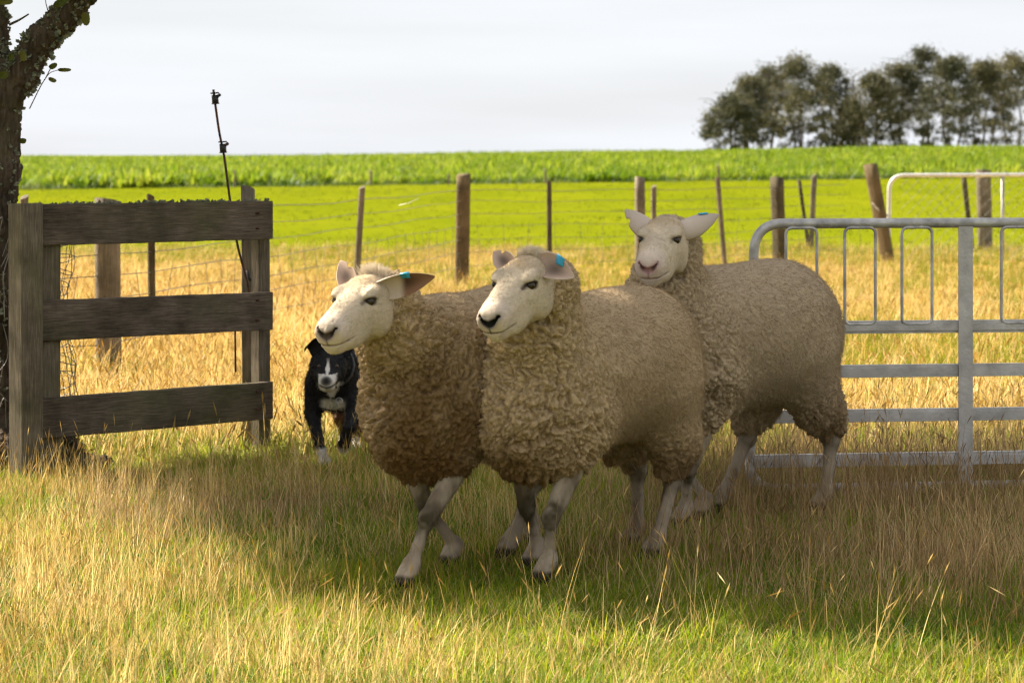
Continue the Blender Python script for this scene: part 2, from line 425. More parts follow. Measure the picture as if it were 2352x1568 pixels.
gy = np.concatenate([[-60,-10,0], np.linspace(4, 40, 19), np.linspace(42, 180, 60), [220,300,420,700,1200,2200]])
GX, GY = np.meshgrid(gx, gy, indexing='ij'); GZ = terr(GX, GY)
gv = np.stack([GX, GY, GZ], -1).reshape(-1,3); ny_ = len(gy)
gi = np.arange(len(gx)*ny_).reshape(len(gx), ny_)
gq = np.stack([gi[:-1,:-1], gi[1:,:-1], gi[1:,1:], gi[:-1,1:]], -1).reshape(-1,4)
tag(mesh_obj('ground', gv, gq, ground_mat()), 'rolling farm pasture ground', 'ground', kind='structure')

# ------------------------------------------------------------------ grass and crop (instanced, uncountable)
def blade(V, F, base, h, w, lean, az, bend, seg=3):
    d = Vector((math.cos(az), math.sin(az), 0)); side = Vector((-d.y, d.x, 0)); b = len(V); p = Vector(base); tilt = lean
    for i in range(seg+1):
        ww = w*(1-(i/seg)**1.6)*.5
        if i < seg: V.append(p-side*ww); V.append(p+side*ww)
        else: V.append(p)
        tilt += bend/seg; p = p+(d*math.sin(tilt)+Vector((0,0,1))*math.cos(tilt))*(h/seg)
    for i in range(seg-1): F.append((b+2*i, b+2*i+1, b+2*i+3, b+2*i+2))
    k = b+2*(seg-1); F.append((k, k+1, k+2))
def patch(name, size, layers):
    """a square sod: each layer = (material, count, height, width, lean, bend, segments, seed-head share, head size)"""
    V = []; F = []; mi = []; mats = []
    for (mat, n, h, w, lean, bend, seg, head, hs_) in layers:
        if mat not in mats: mats.append(mat)
        f0 = len(F)
        cl = [(random.uniform(-.5,.5)*size, random.uniform(-.5,.5)*size) for _ in range(max(3, n//9))]
        for i in range(n):
            if random.random() < .6:
                c = random.choice(cl); x, y = c[0]+random.gauss(0,.022), c[1]+random.gauss(0,.022)
            else: x, y = random.uniform(-.5,.5)*size, random.uniform(-.5,.5)*size
            hh = h[0]+(h[1]-h[0])*random.random()**1.8; az = random.uniform(0,6.283); le = random.uniform(*lean); be = random.uniform(*bend)
            blade(V, F, (x, y, -.01), hh, random.uniform(*w), le, az, be, seg)
            if random.random() < head:        # seed head: a slim spindle on the tip
                tip = V[-1]; d = Vector((math.cos(az), math.sin(az), 0)); ti = le+be
                dr = (d*math.sin(ti)+Vector((0,0,1))*math.cos(ti)); hl = hs_[0]*random.uniform(.6,1.3); hw = hs_[1]*random.uniform(.7,1.2)
                s1 = dr.orthogonal().normalized(); s2 = dr.cross(s1); b = len(V); V.append(tip-dr*.015)
                for k in range(3): V.append(tip+dr*hl*.3+(s1*math.cos(k*2.094)+s2*math.sin(k*2.094))*hw)
                V.append(tip+dr*hl)
                for k in range(3): F.append((b, b+1+k, b+1+(k+1)%3)); F.append((b+4, b+1+(k+1)%3, b+1+k))
        mi += [mats.index(mat)]*(len(F)-f0)
    me = bpy.data.meshes.new(name); me.from_pydata([tuple(v) for v in V], [], F)
    for m_ in mats: me.materials.append(m_)
    me.polygons.foreach_set('material_index', np.array(mi, dtype=np.int32))
    return bpy.data.objects.new(name, me)
def jgrid(d0, d1, step, margin=.8, jit=.35):
    """jittered grid of ground points over the field of view and a margin beside it"""
    P = []
    for y in np.arange(d0, d1, step):
        hw = .2*y+margin
        for x in np.arange(-hw, hw, step): P.append((x+random.uniform(-jit,jit)*step, y+random.uniform(-jit,jit)*step))
    P = np.array(P); return np.column_stack([P, terr(P[:,0], P[:,1])])
def scatter(name, protos, P, rotz, scl, idx, label, cat='grass', tilt=.12):
    """points -> instances of the tufts"""
    c = bpy.data.collections.new(name+'_sources')
    for i, q in enumerate(protos): q.name = '%02d_%s' % (i, q.name); c.objects.link(q)
    n = len(P); me = bpy.data.meshes.new(name); me.vertices.add(n); me.vertices.foreach_set('co', np.asarray(P, np.float32).ravel())
    rot = np.stack([RNG.normal(0,tilt,n), RNG.normal(0,tilt,n), rotz], 1).astype(np.float32)
    a = me.attributes.new('rot', 'FLOAT_VECTOR', 'POINT'); a.data.foreach_set('vector', rot.ravel())
    a = me.attributes.new('scl', 'FLOAT', 'POINT'); a.data.foreach_set('value', np.asarray(scl, np.float32))
    a = me.attributes.new('pick', 'INT', 'POINT'); a.data.foreach_set('value', np.asarray(idx, np.int32))
    o = bpy.data.objects.new(name, me); COL.objects.link(o)
    g = bpy.data.node_groups.new(name+'_nodes', 'GeometryNodeTree')
    g.interface.new_socket('Geometry', in_out='INPUT', socket_type='NodeSocketGeometry')
    g.interface.new_socket('Geometry', in_out='OUTPUT', socket_type='NodeSocketGeometry')
    gi_ = g.nodes.new('NodeGroupInput'); go = g.nodes.new('NodeGroupOutput'); ip = g.nodes.new('GeometryNodeInstanceOnPoints')
    ci = g.nodes.new('GeometryNodeCollectionInfo'); ci.inputs['Collection'].default_value = c
    ci.inputs['Separate Children'].default_value = True; ci.inputs['Reset Children'].default_value = True
    def attr(nm, ty):
        q = g.nodes.new('GeometryNodeInputNamedAttribute'); q.data_type = ty; q.inputs['Name'].default_value = nm
        return [s for s in q.outputs if s.enabled and s.name == 'Attribute'][0]
    lk = g.links.new
    lk(gi_.outputs[0], ip.inputs['Points']); lk(ci.outputs[0], ip.inputs['Instance']); ip.inputs['Pick Instance'].default_value = True
    lk(attr('pick','INT'), ip.inputs['Instance Index'])
    e2r = g.nodes.new('FunctionNodeEulerToRotation'); lk(attr('rot','FLOAT_VECTOR'), e2r.inputs[0]); lk(e2r.outputs[0], ip.inputs['Rotation'])
    lk(attr('scl','FLOAT'), ip.inputs['Scale']); lk(ip.outputs[0], go.inputs[0])
    md = o.modifiers.new('scatter', 'NODES'); md.node_group = g
    return tag(o, label, cat, kind='stuff')

M['turf'] = m_blade('green_turf_blade', (.065,.135,.007), (.185,.26,.010), (.36,.37,.022), 1.1, .55)
M['straw'] = m_blade('dry_straw_blade', (.32,.205,.050), (.57,.395,.125), (.78,.61,.28), 1.3, .5)
M['straw_brown'] = m_blade('brown_straw_blade', (.17,.100,.040), (.40,.26,.115), (.64,.47,.24), 1.3, .4)
M['pasture'] = m_blade('pasture_blade', (.115,.150,.006), (.165,.195,.008), (.21,.22,.012), .06, .5, spec=.05)
M['crop'] = m_blade('crop_leaf', (.065,.13,.006), (.17,.25,.008), (.34,.37,.04), .45, .5, spec=.12)
def build_grass():
    T, ST, SB, PA = M['turf'], M['straw'], M['straw_brown'], M['pasture']; NH = (0,0)
    def put(name, protos, P, scl, lab, cat='grass', idx=None, tilt=.05):
        n = len(P); scatter(name, protos, P, RNG.random(n)*6.28, scl, RNG.integers(0,len(protos),n) if idx is None else idx, lab, cat, tilt)
    # green turf with dry bits in it
    z = .46
    tf = [patch('turf', z, [(T, 1150, (.025,.07), (.002,.0042), (.05,.7), (.1,1.0), 2, 0, NH), (ST, 240, (.03,.10), (.0014,.0027), (.1,1.0), (.1,1.0), 2, 0, NH)]) for _ in range(4)]
    P = jgrid(4.2, 10.4, .25); put('turf_grass', tf, P, RNG.uniform(.8,1.25,len(P)), 'short green turf between the dry stalks')
    # dry stalks: sparse, middling and thick sods
    def stalk(mat, n, h, hd=.3): return patch('stalks', z, [(mat, n, h, (.0013,.0027), (0,.42), (0,.7), 4, hd, (.026,.0015)), (mat, n//3, (h[0]*.4,h[0]*1.2), (.001,.0022), (.1,1.1), (.1,1.0), 3, 0, NH)])
    gold = [stalk(ST, 60, (.05,.20)) for _ in range(2)]+[stalk(ST, 150, (.05,.23)) for _ in range(2)]+[stalk(ST, 260, (.05,.25)) for _ in range(2)]
    brown = [stalk(SB, 45, (.05,.24)) for _ in range(2)]+[stalk(SB, 150, (.06,.27)) for _ in range(2)]+[stalk(SB, 270, (.07,.29)) for _ in range(2)]
    P = jgrid(4.2, 9.3, .28); x, y = P[:,0], P[:,1]; n1 = fbm(P*[1.6,1.6,0], 3, 3)
    dens = .40+.55*n1+.20*sstep(-.2,-.8,x)
    dens -= .75*np.exp(-(((x+.05)/.70)**2+((y-6.35)/.60)**2)**2)                  # open turf under the front sheep
    dens = np.where((x > .30) & (y > 6.0), np.where(x > .75, .62, .48)+.45*n1, dens)
    dens = np.where((x > .6) & (y > 7.75), .75+.2*n1, dens)
    dens -= .55*np.exp(-(((x-.75)/.75)**2+((y-5.50)/.28)**2)**2)                  # bright turf patch at the front
    dens -= .70*np.exp(-((x+1.15)/.8)**4-((y-8.85)/.5)**4)                         # close-grazed strip under the fence
    ln = np.exp(-(((x+.85)/.45)**2+((y-7.55)/.5)**2)); dens += .35*ln
    lv = np.where(dens > .62, 4, np.where(dens > .33, 2, 0)); keep = dens > .10; idx = lv+RNG.integers(0,2,len(P))
    br = ((x > .15) & (y > 5.9)) | (ln > .35)
    sc = RNG.uniform(.75,1.2,len(P))*np.where((x > .35) & (y > 6), 1.05, .92)*np.where(y < 5.8, .85, 1)*(1-.22*np.exp(-((y-7.4)/.4)**2))
    for nm, sel, pr, lab in (('dry_grass', keep & ~br, gold, 'golden dry grass stalks of the sunlit foreground'), ('brown_grass', keep & br, brown, 'tall brown dry stalks around the sheep and the near gate')):
        put(nm, pr, P[sel], sc[sel], lab, idx=idx[sel])
    # single long bright stalks with seed heads
    ls = [patch('long_stalks', .6, [(ST, 11, (.16,.31), (.0018,.0028), (.02,.6), (.05,.7), 6, .75, (.030,.0019))]) for _ in range(4)]
    P = jgrid(4.6, 6.9, .42, .5); put('seed_stalks', ls, P, RNG.uniform(.7,1.1,len(P)), 'single long straw stalks with seed heads in the foreground')
    # golden grass behind the fence and gate
    Z = .95
    def gp(a, b): return patch('gold_sod', Z, [(ST, a, (.08,.25), (.0025,.005), (0,.5), (.1,.8), 3, .15, (.05,.004)), (PA, b, (.05,.15), (.003,.006), (0,.7), (.1,.8), 2, 0, NH)])
    gs = [gp(620,150) for _ in range(3)]+[gp(430,420) for _ in range(3)]+[gp(130,760) for _ in range(3)]
    P = jgrid(9.3, 30, .62, 1.4); g1 = fbm(P*[.45,.22,0], 3, 11); q = g1*1.2+.5*sstep(23,30,P[:,1])+.55*(P[:,1] < 9.9)+.26
    idx = np.where(q > .42, 6, np.where(q > .08, 3, 0))+RNG.integers(0,3,len(P))
    put('golden_grass', gs, P, RNG.uniform(.75,1.15,len(P))*np.clip(1.05-.30*sstep(12,28,P[:,1]), .5, 1.1), 'golden dry grass of the paddock behind the fence and gate', idx=idx)
    # short pasture up to the crop
    ps = [patch('pasture_sod', 3.2, [(PA, 260, (.03,.06), (.010,.018), (0,.8), (.1,.8), 2, 0, NH)]) for _ in range(4)]
    P = jgrid(29, 82, 2.2, 2); put('pasture_grass', ps, P, RNG.uniform(.8,1.2,len(P)), 'short bright green pasture beyond the wire fence', tilt=.005)
    # leafy crop on the rise
    def crop_sod():
        V = []; F = []
        for j in range(34):
            cx_, cy_ = random.uniform(-1.2,1.2), random.uniform(-1.2,1.2); g = random.uniform(.75,1.15)
            for i in range(17):
                a = random.uniform(0,6.28); r = random.uniform(0,.16)
                blade(V, F, (cx_+r*math.cos(a), cy_+r*math.sin(a), 0), g*random.uniform(.25,.60), random.uniform(.05,.12), random.uniform(.05,.7), random.uniform(0,6.28), random.uniform(.2,1.2), 3)
        me = bpy.data.meshes.new('crop_sod'); me.from_pydata([tuple(v) for v in V], [], F); me.materials.append(M['crop'])
        return bpy.data.objects.new('crop_sod', me)
    P = jgrid(82, 170, 1.75, 4); put('leafy_crop', [crop_sod() for _ in range(5)], P, RNG.uniform(.85,1.12,len(P))*(1+.32*fbm(P*[.09,.05,0],2,8)), 'leafy green fodder crop on the rise along the skyline', 'crop', tilt=.01)
    # weedy bank at the foot of the crop
    M['weed'] = m_blade('bank_weed', (.035,.075,.012), (.08,.14,.02), (.26,.26,.07), .5, .35)
    ws = [patch('weed_sod', 1.6, [(M['weed'], 160, (.10,.42), (.02,.045), (0,.7), (.1,.9), 3, 0, NH)]) for _ in range(4)]
    x = np.arange(-22,22,.8); y = 80.3+RNG.normal(0,.35,len(x)); P = np.column_stack([x,y,terr(x,y)])
    put('bank_weeds', ws, P, RNG.uniform(.5,1.0,len(x))*(1+.4*fbm(P*[.3,0,0],2,4)), 'dark weedy strip along the foot of the crop', 'weeds')
build_grass()
# ------------------------------------------------------------------ sheep
HT  = np.array([-.06,-.03, .00, .03, .06, .09, .12, .15, .18, .21, .235,.255,.270,.280])
HWd = np.array([.030,.048,.058,.0635,.067,.0665,.0615,.055,.051,.048,.046,.043,.036,.018])
HTP = np.array([.010,.036,.054,.063,.064,.058,.050,.042,.036,.031,.027,.021,.010,-.006])
HBT = np.array([-.070,-.095,-.108,-.113,-.112,-.107,-.099,-.088,-.084,-.080,-.077,-.073,-.064,-.036])
def knot(t, K):
    x = np.clip(t, HT[0], HT[-1]); i = np.clip(np.searchsorted(HT, x)-1, 0, len(HT)-2)
    m = np.gradient(K, HT); h = HT[i+1]-HT[i]; s = (x-HT[i])/h
    return (2*s**3-3*s**2+1)*K[i]+(s**3-2*s**2+s)*h*m[i]+(-2*s**3+3*s**2)*K[i+1]+(s**3-s**2)*h*m[i+1]
EYEP = np.array([.114, .0555, .020])        # along, side, up
ECO, ESI = math.cos(.50), math.sin(.50)      # the slit of the eye lies level when the head hangs
def eye_uv(t, u): a, b = t-EYEP[0], u-EYEP[2]; return a*ECO+b*ESI, b*ECO-a*ESI
def mouth_u(t): return -.046+.003*np.clip((.262-t)/.06, 0, 1.2)**1.5
def head_field(q):
    t, s, u = q[:,0], q[:,1], q[:,2]; a = np.abs(s)
    w = knot(t, HWd); tp = knot(t, HTP); bt = knot(t, HBT); c = (tp+bt)/2+.012; h = np.where(u > c, tp-c, c-bt)
    z = (u-c)/h
    ww = w*(1-.20*np.clip(z,0,1)**2*sstep(.05,.16,t)-.30*np.clip(-z,0,1)**1.5)
    n = 2.35; k = ((a/ww)**n+np.abs(z)**n+1e-12)**(1/n); d = (k-1)*np.minimum(ww, h)*.9
    d = np.maximum(d, np.maximum(t-HT[-1], HT[0]-t))
    qa = np.stack([t, a, u], 1)
    d = smin(d, ell(qa, (.096,.047,.036), (.032,.020,.017)), .012)         # brow
    d = smin(d, ell(qa, (.060,.044,-.052), (.050,.024,.044)), .02)          # cheek
    d = smin(d, ell(qa, (.245,.014,-.022), (.027,.025,.021)), .014)         # upper lip pad
    d = smin(d, ell(qa, (.230,.000,-.064), (.036,.027,.017)), .010)         # chin
    d = smin(d, ell(qa, (.175,.030,-.052), (.06,.020,.030)), .02)
    e1, e2 = eye_uv(t, u); ns = np.exp(-((a-EYEP[1])/.02)**2)
    d = d+.006*np.exp(-(e1/.0150)**2-(e2/.0105)**2)*ns
    d = d-.0050*np.exp(-(e1/.017)**2-((e2-.0098)/.0045)**2)*ns-.0022*np.exp(-(e1/.015)**2-((e2+.0105)/.004)**2)*ns
    d = d+.0022*np.exp(-((e1-.022)/.008)**2-((e2+.004)/.0035)**2)*(a > .02)
    d = d+.0055*np.exp(-((u-mouth_u(t))/.0026)**2)*sstep(.208,.226,t)
    nl = cone(qa, (.281,.008,-.021), (.263,.0235,-.0045), .0035, .004); d = d+.009*np.exp(-(np.maximum(nl,0)/.0035)**2)
    d = d+.003*np.exp(-(a/.0018)**2)*sstep(.262,.270,t)*(u < -.012)*(u > -.047)
    return d
class Sheep: pass
def make_sheep(label, O, theta, scale, poll, nose, legs, ears, tagpos, nosecol, eyering, wool, seed, neckr=(.126,.077), tuftlen=.02, dirt_shade=None, roll=0, grime=.6):
    rg = np.random.default_rng(seed)
    th = math.radians(theta); F = np.array([-math.sin(th), -math.cos(th), 0]); R = np.array([-math.cos(th), math.sin(th), 0]); U = np.array([0,0,1.])
    O = np.array([O[0], O[1], 0.])
    def B(r, y, z): return O+scale*(R*r+F*y+U*z)
    def toB(p): q = p-O; return np.stack([q@R, q@F, q@U], 1)/scale
    BR = np.stack([R, F, U], 1)
    poll = np.array(poll); nose = np.array(nose); hd = nose-poll; hl = np.linalg.norm(hd); hd /= hl; hs = hl/.280
    sd = np.cross(hd, U); sd /= np.linalg.norm(sd); up = np.cross(sd, hd)
    sd, up = sd*math.cos(roll)+up*math.sin(roll), up*math.cos(roll)-sd*math.sin(roll)
    H0 = poll-up*.045*hs                        # head axis starts under the poll
    hd = nose+up*.012*hs-H0; hd /= np.linalg.norm(hd); up = np.cross(sd, hd)
    HB = np.stack([hd, sd, up], 1)
    def Hw(t, s, u): return H0+hs*(hd*t+sd*s+up*u)
    def toH(p): return ((p-H0)@HB)/hs
    root = empty('sheep', tuple(O), label, 'sheep', 'sheep driven through the gateway')
    nb = B(0,.24,.53); ne = Hw(-.060, 0, -.060)
    mid = (nb+ne)/2+F*.02*scale
    # --- bare body: head, neck core, trunk core and legs in one skin
    f = Field()
    hb = .34*hs
    f.ell(B(0,-.04,.53), (.15*scale,.30*scale,.15*scale), .05, BR)
    f.cone(nb, mid, .10*scale, .085*scale, .05); f.cone(mid, ne, .085*scale, .062*scale, .04)
    f.cone(ne, Hw(.02,0,-.03), .062*scale, .06*hs, .03)
    f.add(lambda p: head_field(toH(p))*hs, Hw(.1,0,-.02)-hb*.72, Hw(.1,0,-.02)+hb*.72, .012)
    knees = []; feet = []
    for (kind, r0, y0, fr, fy, kn) in legs:
        top = B(r0, y0, .42); foot = B(fr, fy, 0.0); fd = F
        if kind == 'f':
            el = B(r0, y0-.02, .335); kz = .168; ank = foot+U*.062*scale-fd*.012
            knee = B(r0*.45+fr*.55, y0*.40+fy*.60+kn, kz)
            f.cone(top, el, .06*scale, .044*scale, .03); f.cone(el, knee, .035*scale, .0215*scale, .02)
            f.ell(knee+U*.004, (.0215*scale,.0245*scale,.028*scale), .008, BR)
            f.cone(knee, knee*.45+ank*.55, .0175*scale, .0135*scale, .010); f.cone(knee*.45+ank*.55, ank, .0135*scale, .0170*scale, .010)
        else:
            st = B(r0*.75, y0+.05, .36); hk = B(r0*.5+fr*.5, y0*.35+fy*.65-.055, .215); ank = foot+U*.062*scale-fd*.018
            f.cone(top, st, .06*scale, .048*scale, .03); f.cone(st, hk, .046*scale, .024*scale, .02)
            f.ell(hk-F*.006, (.0215*scale,.028*scale,.030*scale), .012, BR)
            f.cone(hk, hk*.4+ank*.6, .0215*scale, .0165*scale, .012); f.cone(hk*.4+ank*.6, ank, .0165*scale, .019*scale, .012)
            knee = hk
        f.ell(ank, (.021*scale,.023*scale,.023*scale), .012, BR)
        for sgn in (-1, 1):
            f.cone(ank+R*.010*sgn*scale+F*.004, foot+R*.0155*sgn*scale+F*.034*scale+U*.017*scale, .0165*scale, .0145*scale, .004)
        knees.append(knee); feet.append(foot)
    V, Q = f.mesh(.0062, 1, proj=lambda P: np.abs(toH(P)-[.12,0,-.02]).max(1) < .19)
    N = vnormals(V, Q); q = toH(V); b = toB(V); ishead = (q[:,0] > -.05) & (q[:,0] < .30) & (np.abs(q[:,1]) < .12) & (np.abs(q[:,2]+.02) < .13)
    V = V+N*(.0012*fbm(V*45,3,seed)+.0006*vnoise(V*170,seed+1))[:,None]
    # colours of the short hair
    col = np.tile(np.array([.51,.42,.305]), (len(V),1))*(1+.10*fbm(V*11,3,seed)+.07*vnoise(V*130,seed+31)+.07*vnoise(V*260,seed+32))[:,None]
    t, s, u = q[:,0], q[:,1], q[:,2]; a = np.abs(s); qa = np.stack([t,a,u],1)
    def mixc(col, c, w): w = np.clip(w,0,1)[:,None]; return col*(1-w)+np.array(c)*w
    brow = ishead*np.exp(-((t-.055)/.035)**2-((u-.055)/.022)**2-(a/.05)**2); col = mixc(col, (.42,.295,.165), brow*.85*(1+.5*fbm(V*50,2,3)))
    col = mixc(col, (.46,.35,.23), ishead*sstep(-.06,-.10,u)*.5*sstep(.22,.14,t))
    col = mixc(col, (.60,.49,.43), ishead*sstep(.20,.25,t)*.45)
    np_ = np.exp(-(np.maximum(cone(qa,(.280,.004,-.019),(.262,.022,-.006),.004,.005),0)/.0080)**2)*ishead
    col = mixc(col, nosecol, np_*1.35)
    nh = np.exp(-(np.maximum(cone(qa,(.280,.009,-.020),(.264,.0225,-.006),.002,.0025),0)/.003)**2)*ishead
    col = mixc(col, np.array(nosecol)*.3, nh)
    mo = np.exp(-((u-mouth_u(t))/.0026)**2)*sstep(.208,.228,t)*ishead; col = mixc(col, np.array((.10,.065,.05))*eyering+np.array((.30,.2,.17))*(1-eyering), mo*.95)
    ph = np.exp(-(a/.003)**2)*sstep(.262,.272,t)*(u < -.012)*(u > -.049)*ishead; col = mixc(col, np.array(nosecol)*.8, ph*.8)
    e1, e2 = eye_uv(t, u); er = (e1/.0185)**2+((e2-.001)/.0112)**2
    rim = np.exp(-np.maximum(er-.60,0)**2*3)*(a > .03)*ishead; col = mixc(col, (.030,.022,.018), rim*(.6+.4*eyering))
    tear = np.exp(-np.maximum(cone(np.stack([e1,e2,0*t],1),(.014,-.002,0),(.030,-.013,0),.001,.001),0)**2/.0036**2)*(a > .03)*ishead
    col = mixc(col, (.05,.036,.028), tear*.9*eyering)
    spk = (vnoise(V*150,seed+2) > .78)*ishead*sstep(.17,.22,t); col = mixc(col, (.22,.16,.13), spk*.5*eyering)
    # legs: grubby, dark knees, hooves
    col = mixc(col, (.46,.38,.28), (b[:,2] < .30)*(~ishead)*1.0)
    z = b[:,2]; leg = (z < .30)*(~ishead)
    col = mixc(col, (.19,.145,.10), leg*(.35+.65*sstep(-.15,.35,fbm(V*[26,26,11],3,seed+4))))
    for (kind, *_), kn in zip(legs, knees):
        dk = np.linalg.norm((V-kn)*[1,1,.8], axis=1); col = mixc(col, (.065,.052,.028), np.exp(-(dk/.042)**4)*(1.25 if kind == 'f' else .7)*leg*(.75+.6*fbm(V*45,2,5)))
    col = mixc(col, (.03,.022,.017), leg*sstep(.042,.030,z)); col = mixc(col, (.33,.26,.18), leg*np.exp(-((z-.075)/.03)**2)*.45)
    col = mixc(col, (.42,.33,.22), (~ishead)*(z > .3)*1.0)
    body = mesh_obj('body', V, Q, M['skin'], root, col=col)
    # short face and leg hair
    m_ = np.where((q[Q[:,0],0] > .015) & ishead[Q[:,0]] | (b[Q[:,0],2] < .26) & (b[Q[:,0],2] > .04))[0]; nh_ = 13000
    fi = rg.choice(m_, nh_); P = V[Q[fi]].mean(1); Nn = vnormals(V,Q)[Q[fi,0]]; isf = ishead[Q[fi,0]][:,None]
    ed = np.linalg.norm(qa[Q[fi,0]]-EYEP, axis=1); D = Nn*.45+np.where(isf, -hd[None]*.8, np.array([[0,0,-.9]]))+rg.normal(0,.15,(nh_,3)); D /= np.linalg.norm(D,axis=1)[:,None]
    kp_ = ed > .014
    hair('short_hair', P[kp_], D[kp_], rg.uniform(.003,.0065,nh_)[kp_], .00035, (col[Q[fi,0]]*rg.uniform(.9,1.15,nh_)[:,None])[kp_], M['fibre'], root, 2, .1, seed+3)
    # eyes
    for sg in (-1, 1):
        c = Hw(EYEP[0], sg*(EYEP[1]-.0052), EYEP[2]-.001); r = .0130*hs; ev = []; ef = []; ec = []
        n1, n2 = 10, 16
        od = sd*sg*.93+hd*.32+up*.08; od /= np.linalg.norm(od); ox = np.cross(up, od); ox /= np.linalg.norm(ox); oy = np.cross(od, ox)
        for i in range(n1+1):
            for j in range(n2):
                ph_ = math.pi*.62*i/n1; aa = 2*math.pi*j/n2
                dx, dy, dz = math.sin(ph_)*math.cos(aa), math.sin(ph_)*math.sin(aa), math.cos(ph_)
                ev.append(c+r*(ox*dx+oy*dy+od*dz)); rr = math.hypot(dx, dy)
                pup = abs(dy) < .20 and abs(dx) < .55
                ec.append((.012,.010,.008) if pup else ((.038,.022,.008) if rr < .74 else (.008,.006,.005)))
        for i in range(n1):
            for j in range(n2): ef.append((i*n2+j, (i+1)*n2+j, (i+1)*n2+(j+1)%n2, i*n2+(j+1)%n2))
        mesh_obj('eye', ev, np.array(ef), M['eye'], root, col=np.array(ec))
    # ears: cupped leaves, thick at the root
    for ei, (sg, dr, nrm, ln, wd, notch, dark) in enumerate(ears):
        base = Hw(.022, sg*.054, .030); dr = np.array(dr, float); dr /= np.linalg.norm(dr)
        nr = np.array(nrm, float); nr -= dr*(nr@dr); nr /= np.linalg.norm(nr); sx = np.cross(dr, nr)
        nu, nv = 24, 16; ev = []; ec = []
        def earp(x, y, off=0.):
            w = wd*(math.sin(math.pi*min(1,(x*.84+.16))**.85))**.75 if x < .999 else wd*.06
            w = max(w, wd*(.80-.2*x)) if x < .5 else w
            if notch and .60 < x < .78 and y*notch > 0: w *= 1-.45*math.sin((x-.60)/.18*math.pi)*abs(y)
            cup = (1.25-.55*x)*1.2; ang = y*cup
            p = base-dr*.02+dr*ln*x+sx*w*math.sin(ang)/max(.7,math.sin(min(1.5,cup)))+nr*(w*(1-math.cos(ang))*.9)-up*.010*x*x
            inw = nr*math.cos(ang)-sx*math.sin(ang)
            return p+inw*off
        for side in (0, 1):
            for i in range(nu+1):
                x = i/nu
                for j in range(nv+1):
                    y = (j/nv)*2-1; th_ = .0030*(1-.6*x)*(1-.75*abs(y)**3)+.0005
                    ev.append(earp(x, y, th_ if side else -th_))
                    if side:
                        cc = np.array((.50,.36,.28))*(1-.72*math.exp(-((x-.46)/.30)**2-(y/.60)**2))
                        if dark: cc = np.array((.50,.40,.31))*(1-sstep(.36,.50,x+.06*y))+cc*np.array((.50,.37,.29))*sstep(.36,.50,x+.06*y)
                    else:
                        cc = np.array((.55,.45,.365))*(1-.25*x*x)
                        if dark: cc = cc*(1-.45*sstep(.6,1.,x))
                    ec.append(cc)
        M1 = (nu+1)*(nv+1); ef = []
        g = lambda s_,i,j: s_*M1+i*(nv+1)+j
        for i in range(nu):
            for j in range(nv):
                ef.append((g(0,i,j),g(0,i+1,j),g(0,i+1,j+1),g(0,i,j+1))); ef.append((g(1,i,j),g(1,i,j+1),g(1,i+1,j+1),g(1,i+1,j)))
            ef.append((g(0,i,0),g(1,i,0),g(1,i+1,0),g(0,i+1,0))); ef.append((g(0,i,nv),g(0,i+1,nv),g(1,i+1,nv),g(1,i,nv)))
        for j in range(nv): ef.append((g(0,nu,j),g(1,nu,j),g(1,nu,j+1),g(0,nu,j+1)))
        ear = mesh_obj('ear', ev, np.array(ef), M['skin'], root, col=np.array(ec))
        if tagpos and tagpos[0] == ei:
            _, x0, edge, wt = tagpos; Vt = []; Ft = []; m_ = 15        # a strap folded over the ear's edge
            for lay in (0, 1):
                for dx in (-wt, wt):
                    x = x0+dx/ln
                    for k in range(m_):
                        an = math.pi*(k/(m_-1)*2-1); dep = .45+.63*math.cos(an/2)
                        yy = edge*min(dep, 1.0); o_ = (.0042+.0022*lay)*math.sin(an/2)
                        pe = earp(x, yy, o_); e1 = earp(x, edge*1.0); e0 = earp(x, edge*.8); ov = (e1-e0)/np.linalg.norm(e1-e0)
                        pe = pe+ov*(max(0, dep-1.0)*.06+.002*lay*math.cos(an/2)); Vt.append(pe)
            A = lambda l,e,k: (l*2+e)*m_+k
            for k in range(m_-1):
                Ft += [(A(0,0,k),A(0,0,k+1),A(0,1,k+1),A(0,1,k)), (A(1,0,k),A(1,1,k),A(1,1,k+1),A(1,0,k+1)),
                       (A(0,0,k),A(1,0,k),A(1,0,k+1),A(0,0,k+1)), (A(0,1,k),A(0,1,k+1),A(1,1,k+1),A(1,1,k))]
            Ft += [(A(0,0,0),A(0,1,0),A(1,1,0),A(1,0,0)), (A(0,0,m_-1),A(1,0,m_-1),A(1,1,m_-1),A(0,1,m_-1))]
            mb = MB()
            mb.add(Vt, Ft); tg = mb.build('ear_tag', M['tag'], root); tg['label'] = 'blue plastic ear tag'
    # --- fleece over trunk, neck, shoulders and thighs
    f = Field(); k = .07*scale
    f.ell(B(0,-.06,.532), (.198*scale,.318*scale,.202*scale), k, BR)
    f.ell(B(0,.165,.505), (.185*scale,.21*scale,.222*scale), k, BR)
    f.ell(B(0,-.215,.545), (.172*scale,.185*scale,.188*scale), k, BR)
    f.ell(B(0,.26,.415), (.118*scale,.150*scale,.150*scale), k, BR)
    nt_ = .06
    f.cone(B(0,.22,.52), mid, neckr[0]*scale, (neckr[0]*.42+neckr[1]*.58)*scale, .05); f.cone(mid, ne+hd*.01, (neckr[0]*.42+neckr[1]*.58)*scale, neckr[1]*scale, .04)
    f.cone(ne, Hw(.00,0,-.075), neckr[1]*.85*scale, .062*hs, .03)
    f.cone(ne, Hw(-.030,0,.000), neckr[1]*.70*scale, .034*hs, .03)
